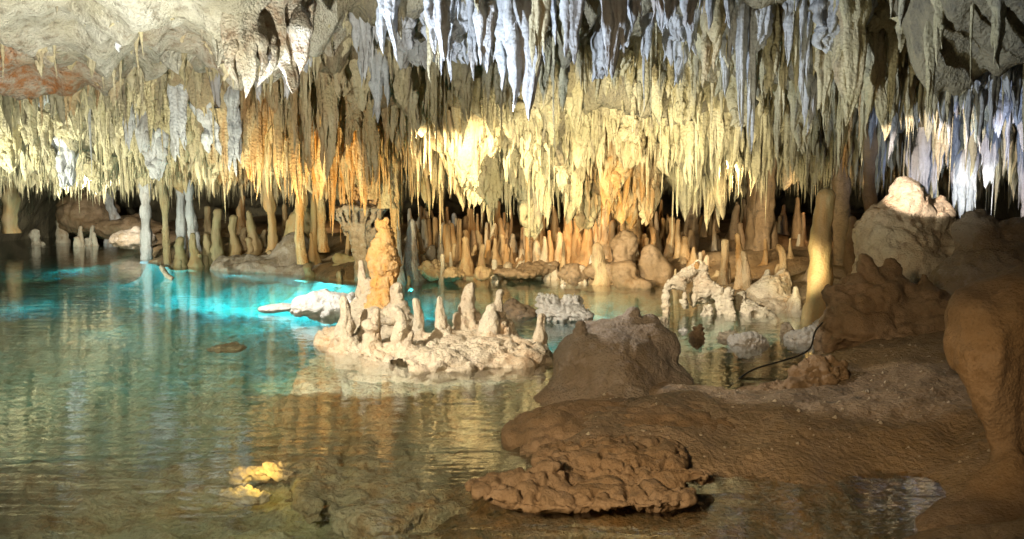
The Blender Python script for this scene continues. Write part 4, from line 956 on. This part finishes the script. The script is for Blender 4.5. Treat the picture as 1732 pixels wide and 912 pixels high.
rock('shore_rock', 'brown boulder in the dark hollow at the left', [(P(150, 360, 28), (1.0, .8, .9)), (P(210, 385, 27.5), (1.6, .8, .35))], .07, M_brown, .3, amp=.12, freq=1.2, pit=.08, seed=57, ochre=.3)
rock('shore_rock', 'grey slabby rocks leaning behind the slender pale column', [(P(225, 405, 23), (.6, .5, .3)), (P(232, 390, 23), P(205, 408, 23), .12, .1)], .04, M_stump, .1, amp=.06, freq=2.5, pit=.05, seed=58)
# sunken slab and lit rock
sl = [G(a, b, -.12) for a, b in ((480, 660), (540, 600), (700, 590), (880, 640), (890, 780), (860, 855), (720, 865), (640, 880), (590, 850), (565, 830), (520, 845), (480, 780))]
def slabf(x, y, z):
    return smax(-poly_sd(x, y, sl)+.22*fbm(x*1.5, y*1.5, 1, 4, 3), np.abs(z+.20+.04*fbm(x*2, y*2, 3, 3, 4))-.07, .05)
def slabg(x, y, z): return smax(slabf(x, y, z), -cone(x, y, z, tuple(G(583, 650, -.1)), tuple(G(575, 860, -.1)), .02, .05), .03)
me, org = sdf_mesh('sunken_slab', slabg, (-2.9, 3.6, -.4), (.5, 9.3, -.03), .02, M_bed, amp=.035, freq=3, pit=.04, seed=60, ochre=.35)
tag(link('sunken_slab', me, loc=org), 'cracked olive slab of rock lying just under the water', 'rock')
g2 = G(425, 805, -.1)
rock('sunken_rock', 'glowing gold lit rock under the near water', [((g2[0], g2[1]+.14, -.12), (.17, .06, .035)), ((g2[0]+.10, g2[1]+.13, -.10), (.07, .05, .065)), ((g2[0]+.17, g2[1]+.08, -.12), (.08, .05, .035)), ((g2[0]-.12, g2[1]+.10, -.14), (.06, .05, .06)), ((g2[0]-.02, g2[1]-.06, -.2), (.16, .08, .05))], .01, M_tan, .03, amp=.02, freq=8, pit=.03, seed=61, zlo=-.4)

# ---------------------------------------------------------------- pedestal with popcorn heap and twin column
def pedestal():
    Yd = 15.0; c = W(608, 352, Yd)
    root = bpy.data.objects.new('stone_pedestal', None); col.objects.link(root); root.location = (c[0], c[1], 0)
    tag(root, 'mushroom shaped stone pedestal with a popcorn heap on its plate', 'flowstone')
    def rel(p): return tuple(np.array(p))
    prims = [(rel(c), (.52, .40, .05))]
    hs = []
    for i in range(16):
        a = i/16*2*math.pi; rx, ry = .46*math.cos(a), .36*math.sin(a)
        prims.append(((c[0]+rx, c[1]+ry, c[2]-.02), (c[0]+rx*.55, c[1]+ry*.55, c[2]-.35-.2*random.random()), .05, .035))
    prims += [((c[0], c[1], c[2]-.05), (c[0]+.1, c[1], .0), .22, .17), ((c[0]+.12, c[1]-.15, c[2]-.3), (c[0]+.16, c[1]-.12, .2), .10, .12), ((c[0]-.08, c[1]-.15, c[2]-.3), (c[0]+.02, c[1]-.12, .2), .09, .12)]
    def fn(x, y, z): return lumps(x, y, z, prims, .05)
    me, org = sdf_mesh('plate_and_stem', fn, (c[0]-.65, c[1]-.55, -.1), (c[0]+.65, c[1]+.55, c[2]+.12), .022, M_stump, amp=.04, freq=5, pit=.03, seed=70, flute=.05, origin=(c[0], c[1], 0))
    link('plate_and_stem', me, root)
    R = random.Random(3); pp = []
    for i in range(60):
        a = R.uniform(0, 6.28); rr = R.uniform(0, 1)**.6; hx = .30*(1-rr)
        p0 = np.array([c[0]+.02+rr*.33*math.cos(a), c[1]+rr*.26*math.sin(a), c[2]+.03]); p1 = p0+np.array([R.uniform(-.1, .1), R.uniform(-.1, .1), hx+.05+R.uniform(0, .06)])
        pp.append((tuple(p0), tuple(p1), .03, .028))
    def fc(x, y, z): return lumps(x, y, z, pp, .012)
    me, org = sdf_mesh('popcorn_heap', fc, (c[0]-.5, c[1]-.42, c[2]-.03), (c[0]+.5, c[1]+.42, c[2]+.5), .017, M_coral, amp=.01, freq=12, seed=71, ochre=.6, origin=(c[0], c[1], 0))
    link('popcorn_heap', me, root)
pedestal()
column(624, 330, 22, M_ceil, .25, 'left shaft of the cream twin column above the pedestal', 21.4, Yd=14.9, top=1.2)
column(645, 345, 28, M_ceil, .2, 'right shaft of the cream twin column, ending in a broken foot', 22.4, Yd=14.7, top=1.3)
column(578, 330, 16, M_ceil, .6, 'golden shaft left of the twin column', 23.4, Yd=15.2, top=1.6)
column(600, 335, 14, M_ceil, .3, 'pale narrow shaft touching the popcorn heap', 24.4, Yd=15.3, top=1.4)
g = np.random.default_rng(5); n_ = 900
gx = g.uniform(.1, 3.6, n_); gy = g.uniform(4.2, 8.0, n_); gz = terrain(gx, gy); k_ = gz > .05; gx, gy, gz = gx[k_], gy[k_], gz[k_]
r_ = .004+.014*g.uniform(0, 1, len(gx))**4
O = np.array([(1,0,0),(-1,0,0),(0,1,0),(0,-1,0),(0,0,1),(0,0,-1)], float); T8 = np.array([(0,2,4),(2,1,4),(1,3,4),(3,0,4),(2,0,5),(1,2,5),(3,1,5),(0,3,5)])
V = (np.stack([gx, gy, gz], 1)[:, None]+O[None]*r_[:, None, None]*g.uniform(.6, 1.4, (len(gx), 6, 1))).reshape(-1, 3)
tag(link('gravel', make_mesh('gravel', V, (T8[None]+6*np.arange(len(gx))[:, None, None]).reshape(-1, 3), M_tan, np.zeros(len(V)))), 'fine chips and grit scattered over the muddy bank', 'gravel', kind='stuff')
# sticks and a thin cable on the bank
def tube(name, pts, r, mat, lab, cat, nn=8, taper=1.0):
    pts = np.array([tuple(p) for p in pts]); k = (len(pts)-1)*8+1; tt = np.linspace(0, len(pts)-1, k)
    C = np.stack([np.interp(tt, np.arange(len(pts)), pts[:, a]) for a in range(3)], 1)
    for _ in range(6): C[1:-1] = .5*C[1:-1]+.25*(C[2:]+C[:-2])
    d = np.gradient(C, axis=0); d /= np.linalg.norm(d, axis=1, keepdims=True)
    up = np.array([.1, .2, 1.0]); a = np.cross(d, up); a /= np.linalg.norm(a, axis=1, keepdims=True); b = np.cross(d, a)
    ph = np.arange(nn)/nn*2*np.pi; rr = np.linspace(r, r*taper, k); rr[0] *= .3; rr[-1] *= .3
    V = (C[:, None]+rr[:, None, None]*(np.cos(ph)[None, :, None]*a[:, None]+np.sin(ph)[None, :, None]*b[:, None])).reshape(-1, 3)
    i = np.arange((k-1)*nn); ri, ci = i//nn, i % nn; cj = (ci+1) % nn
    q = np.stack([ri*nn+ci, ri*nn+cj, (ri+1)*nn+cj, (ri+1)*nn+ci], 1)
    org = pts[0]
    tag(link(name, make_mesh(name, V-org, q, mat), loc=tuple(org)), lab, cat)
m = bpy.data.materials.new('black_rubber'); m.use_nodes = True; m.node_tree.nodes['Principled BSDF'].inputs['Base Color'].default_value = (.02, .02, .02, 1)
tube('cable', [P(1232, 655, 7.0), P(1270, 625, 7.3), P(1350, 603, 7.6), P(1372, 590, 7.8), P(1378, 560, 8.0), P(1392, 545, 8.1)], .008, m, 'thin black cable running from the dark pool over the bank', 'cable')
pf = W(278, 470, 16.5)
tube('floating_branch', [tuple(W(272, 450, 16.2)), tuple(W(282, 466, 15.9)), tuple(W(292, 472, 15.6))], .05, M_mite_w, 'pale broken stub sticking out of the turquoise water', 'branch')
